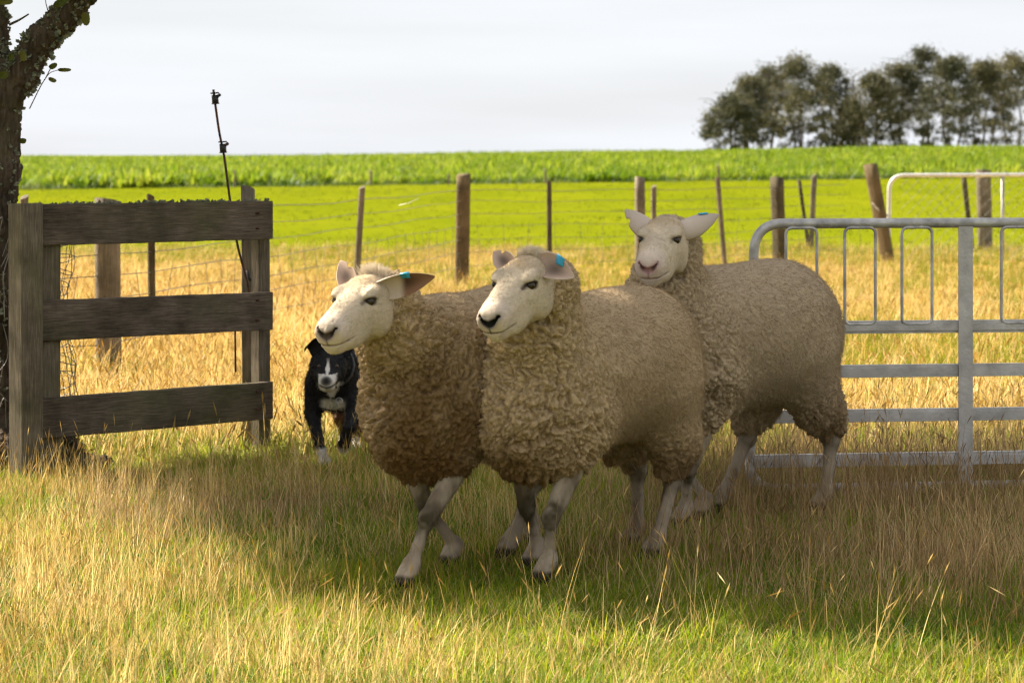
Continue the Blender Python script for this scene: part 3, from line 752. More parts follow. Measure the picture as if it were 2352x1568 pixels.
    for (kind, r0, y0, fr, fy, kn), kp in zip(legs, knees):
        if kind == 'f':
            f.cone(B(r0,y0-.01,.42), B(r0*.8+fr*.2,y0*.8+fy*.2,.330), .092*scale, .050*scale, .05)
        else:
            e1 = B(r0*.9+fr*.1,y0*.75+fy*.25-.02,.315)
            f.cone(B(r0*.9,y0+.05,.46), e1, .110*scale, .066*scale, .05)
            f.cone(e1, kp+U*.050*scale+F*.008*scale, .064*scale, .038*scale, .03)
    # keep the wool off the face
    f.add(lambda p: head_sub(toH(p))*hs, Hw(.14,0,-.02)-.19*hs, Hw(.14,0,-.02)+.19*hs, .015, True)
    V, Q = f.mesh(.0085, 1, proj=False)
    N = vnormals(V, Q); b = toB(V); r_, y_, z_ = b[:,0], b[:,1], b[:,2]; q = toH(V)
    # where the wool hangs in locks (neck, chest, belly, thighs) and where it is shorn close (back)
    lock = np.clip(sstep(.04,.32,y_+.35*(.55-z_)) + .9*sstep(.40,.30,z_) + .8*sstep(-.26,-.36,y_)*sstep(.52,.40,z_), 0, 1)
    lock = lock*(.75+.5*fbm(V*5,2,seed+7)); lock = np.clip(lock, 0, 1)
    wv = V+.006*vec_noise(V*75, seed+2)+.016*vec_noise(V*28, seed)+.03*vec_noise(V*9, seed+3)
    thigh = sstep(-.2,-.32,y_)*sstep(.5,.42,z_)
    an = np.ones((len(V),3)); an[:,2] = .80-.30*thigh
    s1 = wv*an*76/scale; s2 = wv*an*145/scale
    f1, f2, idc = worley(s1, seed); g1, g2, idg = worley(s2, seed+20)
    bump = np.sqrt(np.clip(1-(f1*1.02)**2,0,1))*.55+sstep(0,.35,f2-f1)*.45; bump2 = np.sqrt(np.clip(1-(g1*1.05)**2,0,1))*.5+sstep(0,.35,g2-g1)*.5
    fold = fbm(V*[7,7,11],3,seed+40); crack = np.exp(-(np.abs(fbm(wv*[15,15,9],3,seed+60))/.05)**2)
    disp = lock*(.0170*bump+.0075*bump2+.012*(idc-.5)-.017*crack*sstep(.3,.8,lock))+(1-lock)*(.0019*bump2+.0020*bump)+.006*fold
    tips = .0011*vnoise(V*330,seed+8)+.0011*vnoise(V*190,seed+9)
    V2 = V+N*((disp-.006*lock)*scale+tips)[:,None]
    hang = sstep(.34,.20,z_)*np.clip(vnoise(V*[60,60,0.1],seed+12),0,1)*.03*(N[:,2] < .2); V2[:,2] -= hang
    # wool colour: cream in the locks, weathered grey-brown tips on the back, stained low down
    wool = np.array(wool); col = np.tile(wool, (len(V),1))
    col = mixc(col, wool*np.array([.86,.86,.92]), (1-lock)*(.75+.5*fbm(V*6,3,seed+13)))
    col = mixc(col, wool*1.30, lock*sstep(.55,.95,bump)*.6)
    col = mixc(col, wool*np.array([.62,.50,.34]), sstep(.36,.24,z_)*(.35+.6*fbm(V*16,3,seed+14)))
    if dirt_shade is not None:
        for (dr_, dy_, dz_, rad, amt) in dirt_shade:
            dd = np.linalg.norm(b-np.array([dr_,dy_,dz_]), axis=1); col = mixc(col, wool*np.array([.34,.265,.19]), np.exp(-(dd/rad)**2)*amt*(.8+.8*fbm(V*12,3,seed+15)))
    col = col*(1+.06*vnoise(V*120,seed+16)+.10*(idc-.5)*lock)[:,None]
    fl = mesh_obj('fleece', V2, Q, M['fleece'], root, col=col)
    # loose fibres
    N2 = vnormals(V2, Q)
    fa = np.linalg.norm(np.cross(V2[Q[:,2]]-V2[Q[:,0]], V2[Q[:,3]]-V2[Q[:,1]]), axis=1); 
    nf = 56000
    fi = rg.choice(len(Q), nf, p=fa/fa.sum()); wts = rg.dirichlet((1,1,1,1), nf)
    P = (V2[Q[fi]]*wts[:,:,None]).sum(1); Nn = N2[Q[fi,0]]; lk = lock[Q[fi,0]]; bz = b[Q[fi,0],2]; by = b[Q[fi,0],1]
    D = Nn*(.45+.5*lk[:,None])+rg.normal(0,.20,(nf,3))+np.array([0,0,-.6])-F*.5; D /= np.linalg.norm(D,axis=1)[:,None]
    ln = rg.uniform(.008,.017,nf)*(1-.45*lk)*scale; lng = rg.random(nf) < .015*(bz < .34); ln = np.where(lng, rg.uniform(.02,.045,nf), ln)
    hc = col[Q[fi,0]]*rg.uniform(.98,1.14,nf)[:,None]
    hair('wool_fibres', P, D, ln, .00048, hc, M['fibre'], root, 3, .35, seed)
    # woolly tuft on the poll
    nf = 1500; ta = rg.uniform(-.035,.012,nf); sa = rg.normal(0,.017,nf).clip(-.045,.045); ua = knot(ta, HTP)*np.sqrt(np.clip(1-(sa/knot(ta,HWd))**2,.05,1))
    P = np.array([Hw(*x) for x in zip(ta, sa, ua-.004)]); D = up[None]*1.0-hd[None]*.5+rg.normal(0,.45,(nf,3)); D /= np.linalg.norm(D,axis=1)[:,None]
    hair('poll_tuft', P, D, rg.uniform(.5,1.2,nf)*tuftlen, .0006, np.tile(np.array((.66,.57,.44)),(nf,1))*rg.uniform(.85,1.2,nf)[:,None], M['fibre'], root, 4, .3, seed+1)
    return root
def head_sub(q):
    """the volume in front of the ears and jaw that stays free of wool"""
    t, s, u = q[:,0], q[:,1], q[:,2]
    lim = .022+.02*sstep(0,-.08,u)-.012*np.cos(s*30)
    return np.maximum(np.maximum(lim-t, -.128-u), np.linalg.norm(q-np.array([.14,0,-.02]),axis=1)-.17)
def wp(u, v, d): p = at(u, v, d); return (p.x, p.y, p.z)

WOOL = (.425,.312,.180)
# legs: (kind, hip r, hip y, foot r, foot y, knee forward); ears: (side, direction, opening, length, width, notch, dark)
make_sheep('cream ewe on the left with dirty chest and long dark ear', (-.11,6.87), 30, 1.0, wp(850,640,6.44), wp(746,768,6.235),
    [('f',-.10,.20,-.055,.395,.03), ('f',.10,.20,.01,.075,.02), ('h',-.10,-.26,-.045,-.13,0), ('h',.10,-.26,.02,-.36,0)],
    [(-1,(.099,-.005,.027),(.15,-.8,-.35),.145,.032,0,1), (1,(-.028,.035,.062),(-.25,-1,.2),.105,.026,1,0)],
    (0,.52,-1,.011), (.085,.06,.05), .75, WOOL, 11, tuftlen=.034, dirt_shade=[(-.10,.36,.44,.17,.9), (-.06,.36,.30,.18,1.2), (-.16,.20,.40,.13,.5), (0,.2,.25,.16,.9)])  # chest patches: real dirt, with some of the chest's shade painted into the wool
make_sheep('cream ewe in the middle with black nose and folded ear, nearest the camera', (.205,6.85), 37, 1.0, wp(1215,597,6.48), wp(1119,741,6.285),
    [('f',-.10,.20,-.076,.293,.035), ('f',.10,.20,.08,.13,.0), ('h',-.10,-.26,-.085,-.19,0), ('h',.10,-.26,.085,-.34,0)],
    [(-1,(.075,-.050,-.016),(.55,-.9,.1),.105,.034,0,0), (1,(-.040,.045,.040),(-.25,-1,.2),.100,.026,1,0)],
    (0,.55,-1,.010), (.012,.011,.011), 1.0, WOOL, 23, neckr=(.126,.076), tuftlen=.030, dirt_shade=[(0,.36,.28,.14,.7), (.1,.2,.26,.14,.9), (-.12,-.25,.22,.10,.9)])
make_sheep('cream ewe at the back right with pink nose, facing the camera before the gate', (.655,7.74), 48, 1.045, wp(1530,507,7.45), wp(1487,617,7.22),
    [('f',-.10,.20,-.06,.25,.02), ('f',.10,.20,.015,.09,.015), ('h',-.10,-.25,-.11,-.285,0), ('h',.10,-.25,.09,-.06,0)],
    [(-1,(.085,.015,.036),(.0,.7,-.55),.135,.036,0,0), (1,(-.052,.030,.046),(-.1,.8,-.45),.115,.034,1,0)],
    (0,.70,1,.012), (.33,.19,.17), .35, (.43,.328,.205), 37, neckr=(.128,.077), tuftlen=.012, dirt_shade=[(0,.36,.26,.12,.7), (-.12,-.3,.28,.10,.9)])
# ------------------------------------------------------------------ the dog
def make_dog():
    rg = np.random.default_rng(5); d0 = 9.1; ux = d0/FPX
    def D(u, v, dy=0.): return np.array([(u-CX)*ux, d0+dy, EYE-(v-HZ)*ux])
    O = np.array([(757-CX)*ux, d0+.25, 0.])
    root = empty('dog', tuple(O), 'black and white sheepdog running head low behind the left ewe', 'dog')
    f = Field(); c = O[0]
    P = lambda x, y, z: np.array([c+x+.012, d0+y, z+.014*sstep(.12,.3,z)])
    f.ell(P(.000,.06,.285), (.082,.13,.118), .04); f.ell(P(.01,.34,.29), (.082,.26,.095), .05); f.ell(P(.02,.58,.30), (.075,.12,.09), .05)
    f.cone(P(0,.0,.33), P(.0,-.10,.345), .075, .062, .04)
    # head: skull, cheeks, muzzle pointing at the camera and a little down
    hc = P(-.002,-.16,.348); f.ell(hc, (.062,.070,.060), .02); f.ell(P(-.002,-.19,.322), (.054,.05,.045), .02)
    f.cone(P(-.002,-.21,.320), P(-.001,-.300,.303), .034, .026, .02); f.ell(P(-.001,-.318,.309), (.0155,.013,.0125), .006)
    f.ell(P(-.001,-.27,.287), (.024,.045,.016), .012)
    # legs
    f.cone(P(-.060,.03,.27), P(-.074,.03,.175), .042, .029, .03); f.cone(P(-.074,.03,.175), P(-.048,-.05,.085), .025, .0175, .015); f.cone(P(-.048,-.05,.085), P(-.024,-.075,.022), .0165, .0175, .012); f.ell(P(-.020,-.095,.018), (.022,.033,.018), .012)
    f.cone(P(.058,.03,.27), P(.076,-.03,.195), .042, .029, .03); f.cone(P(.076,-.03,.195), P(.066,-.13,.145), .026, .020, .012); f.cone(P(.066,-.13,.145), P(.046,-.095,.085), .019, .021, .01); f.ell(P(.042,-.075,.075), (.021,.022,.024), .01)
    f.cone(P(-.03,.55,.25), P(-.005,.46,.12), .06, .024, .03); f.cone(P(-.005,.46,.12), P(.006,.52,.04), .02, .017, .015); f.ell(P(.006,.49,.022), (.020,.032,.018), .012)
    f.cone(P(.06,.55,.25), P(.07,.40,.14), .06, .024, .03); f.cone(P(.07,.40,.14), P(.064,.36,.04), .02, .017, .015); f.ell(P(.064,.33,.024), (.020,.032,.018), .012)
    f.cone(P(.02,.66,.30), P(.03,.84,.20), .028, .016, .03)
    V, Q = f.mesh(.0065, 1); N = vnormals(V, Q)
    x, y, z = V[:,0]-c, V[:,1]-d0, V[:,2]
    V = V+N*(.0022*vnoise(V*[120,120,60],3)+.0016*vnoise(V*260,4))[:,None]
    eyes = [np.array([c-.018,d0-.220,.366]), np.array([c+.039,d0-.220,.366])]
    col = np.tile(np.array([.014,.013,.013]),(len(V),1))
    def mixc(col, cc, w): w = np.clip(w,0,1)[:,None]; return col*(1-w)+np.array(cc)*w
    wht = (.62,.57,.50); nn = .15*fbm(V*40,2,6)
    hd = y < -.12
    blaze = hd*sstep(.008,.004,np.abs(x-.011)+.03*nn)*(z > .31)*sstep(.40,.37,z)
    muz = hd*sstep(-.215,-.24,y)*sstep(.036,.028,np.abs(x-.011))*(z < .344+.02*nn)
    chin = (y < -.02)*sstep(.318,.304,z+.05*nn)*(z > .245)*sstep(0,.012,.012+(z-.245)*.55-np.abs(x-.012))
    bib = (y < .0)*sstep(.245,.225,z+.05*nn)*sstep(.155,.175,z)*sstep(.055,.030,np.abs(x-.012)+.03*nn)
    col = mixc(col, wht, blaze); col = mixc(col, wht, muz); col = mixc(col, wht, chin); col = mixc(col, (.66,.62,.53), bib*.95)
    col = mixc(col, (.50,.46,.42), sstep(.075,.060,z+.03*nn)); col = mixc(col, (.10,.045,.02), (y > .35)*(z < .15)*sstep(.05,.06,z)*.9)
    nose = np.exp(-(np.linalg.norm((V-np.array([c+.011,d0-.322,.325]))*[1,1,1.1],axis=1)/.021)**4); col = mixc(col, (.008,.007,.007), nose)
    mouth = hd*np.exp(-((z-(.300+.35*np.abs(x-.011)))/.004)**2)*(y < -.22); col = mixc(col, (.02,.015,.013), mouth)
    mesh_obj('body', V, Q, M['dogfur'], root, col=col)
    for e in eyes:
        bm = bmesh.new(); bmesh.ops.create_uvsphere(bm, u_segments=12, v_segments=8, radius=.0095)
        vv = np.array([v.co for v in bm.verts]); ff = [[v.index for v in fc.verts] for fc in bm.faces]; bm.free()
        cc = np.where((vv[:,1] < -.0082)[:,None], np.array([.004,.004,.004]), np.array([.06,.028,.010]))
        mesh_obj('eye', vv+e, ff, M['eye'], root, col=cc)
    for sg in (-1, 1):                       # ears: upright triangles with the tip tipped forward and out
        b0 = P(sg*.030,-.135,.385); rows = []
        ctr = [b0, b0+np.array([sg*.014,.006,.022]), b0+np.array([sg*.030,.0,.042]), b0+np.array([sg*.045,-.022,.040]), b0+np.array([sg*.056,-.040,.016])]
        wid = [.032,.034,.029,.018,.003]
        pts = bez(ctr, 5); wv = np.interp(np.linspace(0,4,len(pts)), range(5), wid); ev = []; ef = []
        for k, p in enumerate(pts):
            p = np.array(p); sx = np.array([.62*1,-.25,-.62*sg*1.0]); sx /= np.linalg.norm(sx); nr = np.array([sg*.2,-.9,.25])
            for j in range(7):
                yv = j/3-1
                for o_ in (0,1): ev.append(p+sx*wv[k]*yv+nr*(.008*yv*yv*(1-k/len(pts)))+nr*(.0025 if o_ else -.0025)*(1-.8*yv*yv))
        n7 = 14; g = lambda k,j,o_: k*n7+j*2+o_
        for k in range(len(pts)-1):
            for j in range(6):
                ef += [(g(k,j,0),g(k,j+1,0),g(k+1,j+1,0),g(k+1,j,0)), (g(k,j,1),g(k+1,j,1),g(k+1,j+1,1),g(k,j+1,1))]
            ef += [(g(k,0,0),g(k+1,0,0),g(k+1,0,1),g(k,0,1)), (g(k,6,0),g(k,6,1),g(k+1,6,1),g(k+1,6,0))]
        mesh_obj('ear', ev, np.array(ef), M['dogfur'], root, col=np.tile([.014,.013,.013],(len(ev),1)))
    # collar with ring, light blue lead edge
    # collar: follows the neck surface
    V3 = []; 
    for a in np.linspace(0, 2*math.pi, 33):
        o3 = P(0,-.055,.318); dr = np.array([math.cos(a), -.45*math.sin(-a)*1.0, math.sin(a)]); dr[1] = .62*math.sin(a); dr /= np.linalg.norm(dr)
        lo_, hi_ = 0., .16
        for _ in range(18):
            md = (lo_+hi_)/2
            if f((o3+dr*md)[None])[0] < 0: lo_ = md
            else: hi_ = md
        V3.append(Vector(o3+dr*(lo_+.003)))
    mb = MB(); mb.tube(V3, .0065, 6, False); mb.build('collar', M['black_plastic'], root)
    rp_ = Vector(P(.030,-.118,.228)); mb = MB(); mb.tube([rp_+Vector((.011*math.cos(a),0,.011*math.sin(a))) for a in np.linspace(0,6.283,17)], .0022, 5, False); mb.build('collar_ring', M['steel'], root)
    nf = 16000; fa = rg.choice(len(Q), nf); Pp = V[Q[fa]].mean(1); Nn = N[Q[fa,0]]; keep = Pp[:,1] > d0-.22; Pp, Nn, cl = Pp[keep], Nn[keep], col[Q[fa[keep],0]]
    D_ = Nn*.6+np.array([0,.5,-.6])+rg.normal(0,.2,Nn.shape); D_ /= np.linalg.norm(D_,axis=1)[:,None]
    hair('fur', Pp, D_, rg.uniform(.008,.018,len(Pp)), .0005, cl*1.2, M['fibre'], root, 3, .15, 9)
make_dog()

# ------------------------------------------------------------------ timber fence panel
def plank(name, a, b, hh, th, parent, mat, nrm, nseg=14, jag=.0011, label=None):
    """a board from a to b (its centre line): local X runs along it; edges slightly worn"""
    a, b = Vector(a), Vector(b); ax = (b-a).normalized(); ln = (b-a).length; nrm = (nrm-ax*nrm.dot(ax)).normalized(); up = ax.cross(nrm)
    if up.z < 0: up = -up
    V = []; F = []
    bev = .003
    prof = [(-1,-1,1,0),(-1,-1,0,1),(1,-1,0,1),(1,-1,1,0),(1,1,1,0),(1,1,0,1),(-1,1,0,1),(-1,1,1,0)]
    for i in range(nseg+1):
        x = ln*i/nseg; j1 = random.uniform(-jag,jag); j2 = random.uniform(-jag,jag)
        for (sx, sy, bx, by) in prof:
            V.append(Vector((x, sx*(th/2-bev*by), sy*(hh/2-bev*bx)+(j1 if sy > 0 else j2))))
    n = 8
    for i in range(nseg):
        for k in range(n): F.append((i*n+k, (i+1)*n+k, (i+1)*n+(k+1)%n, i*n+(k+1)%n))
    F.append(tuple(range(n))); F.append(tuple(nseg*n+k for k in range(n-1,-1,-1)))
    o = mesh_obj(name, V, F, mat, None, smooth=False)
    me = o.data; bm = bmesh.new(); bm.from_mesh(me); bmesh.ops.recalc_face_normals(bm, faces=bm.faces); bm.to_mesh(me); bm.free()
    R = Matrix((ax, -up.cross(ax)*-1 if False else up.cross(ax), up)).transposed().to_4x4()
    R.translation = a - (parent_world(parent) if parent else Vector()); o.matrix_local = R
    if parent: o.parent = parent
    if label: o['label'] = label
    return o
def post(name, base, top, r, mat, parent=None, n=12, square=False, rough=.004, below=.15, fl=.0):
    base, top = Vector(base), Vector(top); ax = (top-base).normalized(); ln = (top-base).length+below
    V = []; F = []; m = 8
    off = [random.uniform(-rough,rough) for _ in range(n)]
    for i in range(m+1):
        z = -below+ln*i/m
        for k in range(n):
            a = 2*math.pi*k/n+.2
            rr = r*(min(1/max(abs(math.cos(a)),abs(math.sin(a))), 1.33) if square else 1)+off[k]+random.uniform(-rough,rough)*.4
            if fl and math.cos(a-fl) > .55: rr *= .55/math.cos(a-fl)*.95
            V.append((rr*math.cos(a), rr*math.sin(a), z+(.012*math.cos(a+.7) if i == m else 0)))
    for i in range(m):
        for k in range(n): F.append((i*n+k, i*n+(k+1)%n, (i+1)*n+(k+1)%n, (i+1)*n+k))
    V.append((0,0,ln-below+.004)); 
    for k in range(n): F.append((m*n+k, m*n+(k+1)%n, len(V)-1))
    o = mesh_obj(name, V, F, mat, None, smooth=not square)
    R = ax.to_track_quat('Z','Y').to_matrix().to_4x4(); R.translation = base-(parent_world(parent) if parent else Vector())
    if parent: o.parent = parent
    o.matrix_local = R; return o

pL, pR = at(52,1100,8.70), at(600,1040,9.42); pL.z = pR.z = 0
fdir = (pR-pL).normalized(); fn = Vector((fdir.y, -fdir.x, 0))
fence = empty('timber_fence', tuple(pL), 'weathered three-rail timber fence panel beside the tree trunk', 'fence')
def sq_post(nm, p, hx, hy, z0, z1, mat):
    mb = MB(); c = Vector((p.x, p.y, (z0+z1)/2)); mb.box(c, (fdir, fn, Vector((0,0,1))), (hx, hy, (z1-z0)/2), .003)
    o = mb.build(nm, mat, fence, smooth=False)
    bm = bmesh.new(); bm.from_mesh(o.data); bmesh.ops.bevel(bm, geom=bm.edges[:], offset=.004, segments=1, affect='EDGES'); bmesh.ops.recalc_face_normals(bm, faces=bm.faces); bm.to_mesh(o.data); bm.free(); return o
sq_post('post', pL+fn*.02, .043, .04, -.2, .936, M['wood_post'])
sq_post('post', pL+fdir*.115-fn*.045, .045, .04, -.2, .90, M['wood_post'])
sq_post('post', pR-fn*.045+fdir*.032, .026, .028, -.2, .92, M['wood_post'])
for (vl0, vl1, vr0, vr1) in ((470,563,460,550), (690,783,670,757), (917,1005,873,963)):
    a0, a1 = at(80,vl0,8.75), at(80,vl1,8.75); b0, b1 = at(616,vr0,9.44), at(616,vr1,9.44)
    ca, cb = (a0+a1)/2, (b0+b1)/2; hh = ((a0-a1).length+(b0-b1).length)/2
    plank('rail', ca+fn*.012, cb+fn*.012, hh, .032, fence, M['wood_board'], fn)
# lichen crust on the top rail
mb = MB(); a0, b0 = at(84,470,8.75), at(612,460,9.44)
for k in range(130):
    t = random.random(); t = t if random.random() > .5 else random.choice((.12,.18,.3,.46,.52,.62,.7,.95))+random.gauss(0,.02)
    p = a0.lerp(b0, min(max(t,0),1))+fn*random.uniform(0,.025); p.z += -.002
    for q in range(3):
        d = Vector((random.gauss(0,1), random.gauss(0,1), abs(random.gauss(0,.8))+.2)).normalized(); s = random.uniform(.004,.012)
        sd = d.orthogonal().normalized(); mb.add([p-sd*s*.5, p+sd*s*.5, p+d*s+sd*s*.6, p+d*s*1.3-sd*s*.3], [(0,1,2,3)])
o = mb.build('lichen', M['lichen'], fence, kind='stuff')
# nail heads
for (u, v, d) in ((92,500,8.76),(92,535,8.76),(596,490,9.40),(596,525,9.40),(596,690,9.40),(596,735,9.40),(94,720,8.76),(94,760,8.76),(596,900,9.4),(596,940,9.4)):
    p = at(u,v,d-.045); mb = MB(); mb.tube([p-fn*.02, p+fn*.0], .004, 6); mb.build('nail', M['rust'], fence)

# loose roll of wire netting between the trunk and the post
net = empty('wire_netting_roll', tuple(at(110,1000,9.02)), 'loose roll of rusty wire netting hung behind the timber post', 'netting')
mb = MB(); c0 = at(118,700,9.02); c0.z = 0
def netp(a, z):
    r = .085*(1-.25*(1-z/.8))*(1+.14*math.sin(a*3+z*9))+.008*math.sin(z*37+a*2)
    return c0+Vector((math.cos(a)*r+.018*math.sin(z*7), math.sin(a)*r, z))
for i in range(15):
    z = .24+.045*i; mb.tube([netp(a, z+.014*math.sin(a*2+i*1.7)) for a in np.linspace(0,6.283,22)], .0016, 4, False)
for i in range(13):
    a0_ = 6.283*i/13; mb.tube([netp(a0_+.25*math.sin(z*11+i), z) for z in np.linspace(.22,.90,20)], .0016, 4, False)
mb.build('netting', M['wire'], net, kind='stuff')
mb = MB(); 
for i in range(14):
    p = at(-20+random.uniform(0,38), 520+i*40, 8.85); q = [p+Vector((random.uniform(-.03,.03), random.uniform(-.03,.03), random.uniform(-.09,.09))) for _ in range(4)]; mb.tube(bez(q,5), .0014, 4, False)
mb.build('loose_wire', M['wire'], net, kind='stuff')

# round posts beside and behind the panel
tag(post('fence_post', at(574,1035,9.65)*1, at(570,432,9.65), .028, M['wood_pale']), 'slim round post standing behind the right end of the timber fence', 'post', 'fence posts')
b = at(250,868,12.7); b.z = 0; t_ = at(246,459,12.7)
tag(post('fence_post', b, t_, .062, M['wood_pale'], n=20), 'thick pale round post seen through the timber fence', 'post', 'fence posts')

# bent electric fence standard with insulators
rod = empty('electric_fence_rod', tuple(at(590,1000,9.75)), 'bent rusty fence rod with two black insulators rising over the timber fence', 'fence rod')
rp_ = bez([at(490,206,9.55), at(503,300,9.55), at(515,360,9.56), at(527,450,9.57), at(545,560,9.58), at(570,660,9.58), at(582,760,9.59), at(592,885,9.6), at(597,1050,9.6)], 8)
mb = MB(); mb.tube(rp_, .0046, 7); mb.build('rod', M['rust'], rod)
for (u, v, tilt) in ((494,226,.13), (512,338,.1), (563,628,.3)):
    p = at(u,v,9.55); ax = Vector((tilt*.6,0,-1)).normalized(); i_ = empty('insulator', tuple(p-Vector(rod.location))); i_.parent = rod; i_.location = p-Vector(rod.location)
    if v > 600:
        mb = MB(); mb.tube([p-ax*.01+Vector((.01,0,0)), p+ax*.012+Vector((.012,0,-.004)), p+ax*.02+Vector((.02,-.01,-.006))], .006, 6)
        mb.build('clamp', M['black_plastic'], i_); continue
    mb = MB(); mb.tube([p-ax*.012, p+ax*.020], .0125, 10); mb.tube([p-ax*.022, p-ax*.017], .016, 10); mb.tube([p+ax*.018, p+ax*.022], .0145, 10)
    mb.build('sleeve', M['black_plastic'], i_)
    mb = MB(); mb.tube([p+Vector((.006,0,.004)), p+Vector((.020,-.006,.014))], .006, 7); mb.build('knob', M['rust'] if v > 300 else M['black_plastic'], i_)
mb = MB(); mb.tube([at(537,700,9.6), at(540,760,9.6), at(541,854,9.6)], .004, 6); mb.build('hanging_rod', M['rust'], rod)

# ------------------------------------------------------------------ near gate: alloy sheep hurdle
g0, g1 = at(1722,1145,8.28), Vector((2.55, 8.52, 0)); g0.z = 0; gd = (g1-g0).normalized(); gn = Vector((gd.y,-gd.x,0)); UPV = Vector((0,0,1))
gate = empty('metal_gate', tuple(g0), 'grey metal sheep gate with looped upper bars behind the right ewe', 'gate')
def GP(u, z):                          # point of the gate plane seen at column u, at height z
    k = (u-CX)/FPX; t = (k*g0.y-g0.x)/(gd.x-k*gd.y); return g0+gd*t+UPV*z
def gz(u, v): p = GP(u, 0); return EYE-(v-HZ)/FPX*p.y
topz = gz(1900,513); XE = 2352*1.32
fr = rounded([GP(XE,topz), GP(1733,topz), GP(1722,gz(1722,1075)), GP(1722,.018), GP(XE,.018)], .095, 9)
fr = [GP(XE,topz)]+fr[1:-1]+[GP(XE,.018)]
mb = MB(); mb.tube(fr, .0165, 14); mb.build('frame', M['steel'], gate)
for v in (752, 853, 955, 1056):
    z = gz(1900, v); p = GP(1730,z); q = GP(XE,z); mb = MB()
    mb.box((p+q)/2, (gd,gn,UPV), ((q-p).length/2, .011, .0205)); mb.box((p+q)/2+gn*.0135, (gd,gn,UPV), ((q-p).length/2, .003, .0115))
    if v > 800: mb.box((p+q)/2+gn*.0125-UPV*.0155, (gd,gn,UPV), ((q-p).length/2, .004, .0035))
    o = mb.build('rail', M['alloy'], gate, smooth=False)
for u in (2213, 2352*1.21):
    p = GP(u,topz-.012); q = GP(u,.03); mb = MB(); mb.box((p+q)/2+gn*.0222, (gd,gn,UPV), (.0235,.0045,(p-q).length/2)); mb.build('stile', M['alloy'], gate, smooth=False)
for (ua, ub) in ((1803,1874),(1938,2008),(2069,2138),(2297,2366),(2428,2498),(2560,2630)):
    z1_, z0_ = topz-.014, gz(2000,744); pts = rounded([GP((ua+ub)/2,z1_), GP(ua,z1_), GP(ua,z0_), GP(ub,z0_), GP(ub,z1_), GP((ua+ub)/2,z1_)], .022, 6)
    mb = MB(); mb.tube([p+gn*.013 for p in pts], .0052, 8); mb.build('loop_bar', M['steel'], gate)

# ------------------------------------------------------------------ wire fence across the paddock
wf = empty('wire_fence', tuple(at(1065,655,21.6)), 'wire netting fence with grey posts crossing the golden paddock', 'fence')
A_, B_, C_ = Vector((-2.01,12.7,0)), Vector((-.41,21.6,0)), Vector((3.62,25.9,0)); Lf = Vector((-6.5,8.5,0))
def on_line(u):
    k = (u-CX)/FPX; p0, p1 = (A_, B_) if u < 1065 else (B_, C_); d = p1-p0; t = (k*p0.y-p0.x)/(d.x-k*d.y); return p0+d*t
def fpost(nm, ub, ut, vt, r, mat, zb=0, **k):
    p = on_line(ub); q = at(ut, vt, p.y); p = Vector((p.x,p.y,zb)); return post(nm, p, q, r, mat, wf, **k)
fpost('post', 1062, 1066, 401, .066, M['wood_lichen'], n=14, fl=5.3)
fpost('post', 1468, 1467, 408, .058, M['wood_pale'], n=14, fl=5.0)
fpost('post', 1790, 1783, 408, .068, M['wood_dark'], n=14, fl=5.3)
fpost('post', 2040, 1999, 378, .072, M['wood_lichen'], n=14, fl=5.3)
for (ub, ut, vt, vb) in ((349,346,450,690), (820,832,430,632), (1262,1261,418,600), (1664,1648,410,600), (50,56,452,640), (1500,1502,428,610)):
    p = on_line(ub); fpost('dropper', ub, ut, vt, .021*(p.y/20)**.3, M['wood_dark'] if ub in (349,1262) else M['wood_pale'], zb=max(.02,EYE-(vb-HZ)/FPX*p.y), square=True, n=8, rough=.002, below=.05)
levels = (.80,.71,.60,.50,.39,.28,.16)
for zi, z in enumerate(levels):
    pts = []
    for p0, p1 in ((Lf,A_),(A_,B_),(B_,C_)):
        for k in range(14):
            t = k/14; p = p0.lerp(p1,t); p.z = z-.02*math.sin(math.pi*t)*(1+.5*math.sin(zi*2.1))+.008*math.sin(t*23+zi); pts.append(p)
    mb = MB(); mb.tube(pts, .0030 if zi else .0036, 4, False); mb.build('wire', M['wire'], wf)
mb = MB()
for p0, p1, n in ((Lf,A_,18),(A_,B_,30),(B_,C_,18)):
    for k in range(n):
        p = p0.lerp(p1,(k+.5)/n); mb.tube([Vector((p.x,p.y,.51)), Vector((p.x+random.uniform(-.03,.03),p.y,.34)), Vector((p.x+random.uniform(-.03,.03),p.y,.10))], .0022, 4, False)
mb.build('netting_stays', M['wire'], wf, kind='stuff')
mb = MB(); mb.tube([at(915,472,18.6), at(940,466,18.6), at(962,455,18.6)], .0022, 5); mb.build('wire_tie', M['white_pipe'], wf)

# posts of the next fence, farther back
for (ub, vb, ut, vt, r, mt, lab) in ((1848,500,1836,416,.022,'wood_dark','thin slanted stake beyond the dark post'), (1862,585,1870,404,.03,'wood_pale','thin pale stake beside the dark post beyond the gate'),
        (2262,545,2258,391,.085,'wood_pale','stout grey post behind the far mesh gate'), (2224,500,2213,402,.03,'wood_dark','thin slanted stake behind the far mesh gate')):
    d = 29.5; b = at(ub,vb,d); t_ = at(ut,vt,d); k = .0 if b.z > 0 else 0; b = b+(b-t_)*(b.z/(t_.z-b.z)) if b.z > 0 else b
    tag(post('stake' if r < .05 else 'fence_post', b, t_, r, M[mt], n=12), lab, 'post', 'posts of the farther fence')
# tiny posts on the foot of the crop
for i, (u, vt) in enumerate(((540,392),(852,392),(1253,388),(1650,378),(1030,400))):
    p = at(u, 420, 79.2); p.z = float(terr(p.x,p.y)); t_ = at(u, vt, 79.2)
    tag(post('stake', p, t_, .035, M['wood_pale'], n=8), ('thin distant stake at the crop foot, %s' % ('above the timber fence','second from the left','straight above the middle ewe','above the right ewe','beside the lichened fence post')[i]), 'post', 'stakes along the crop')

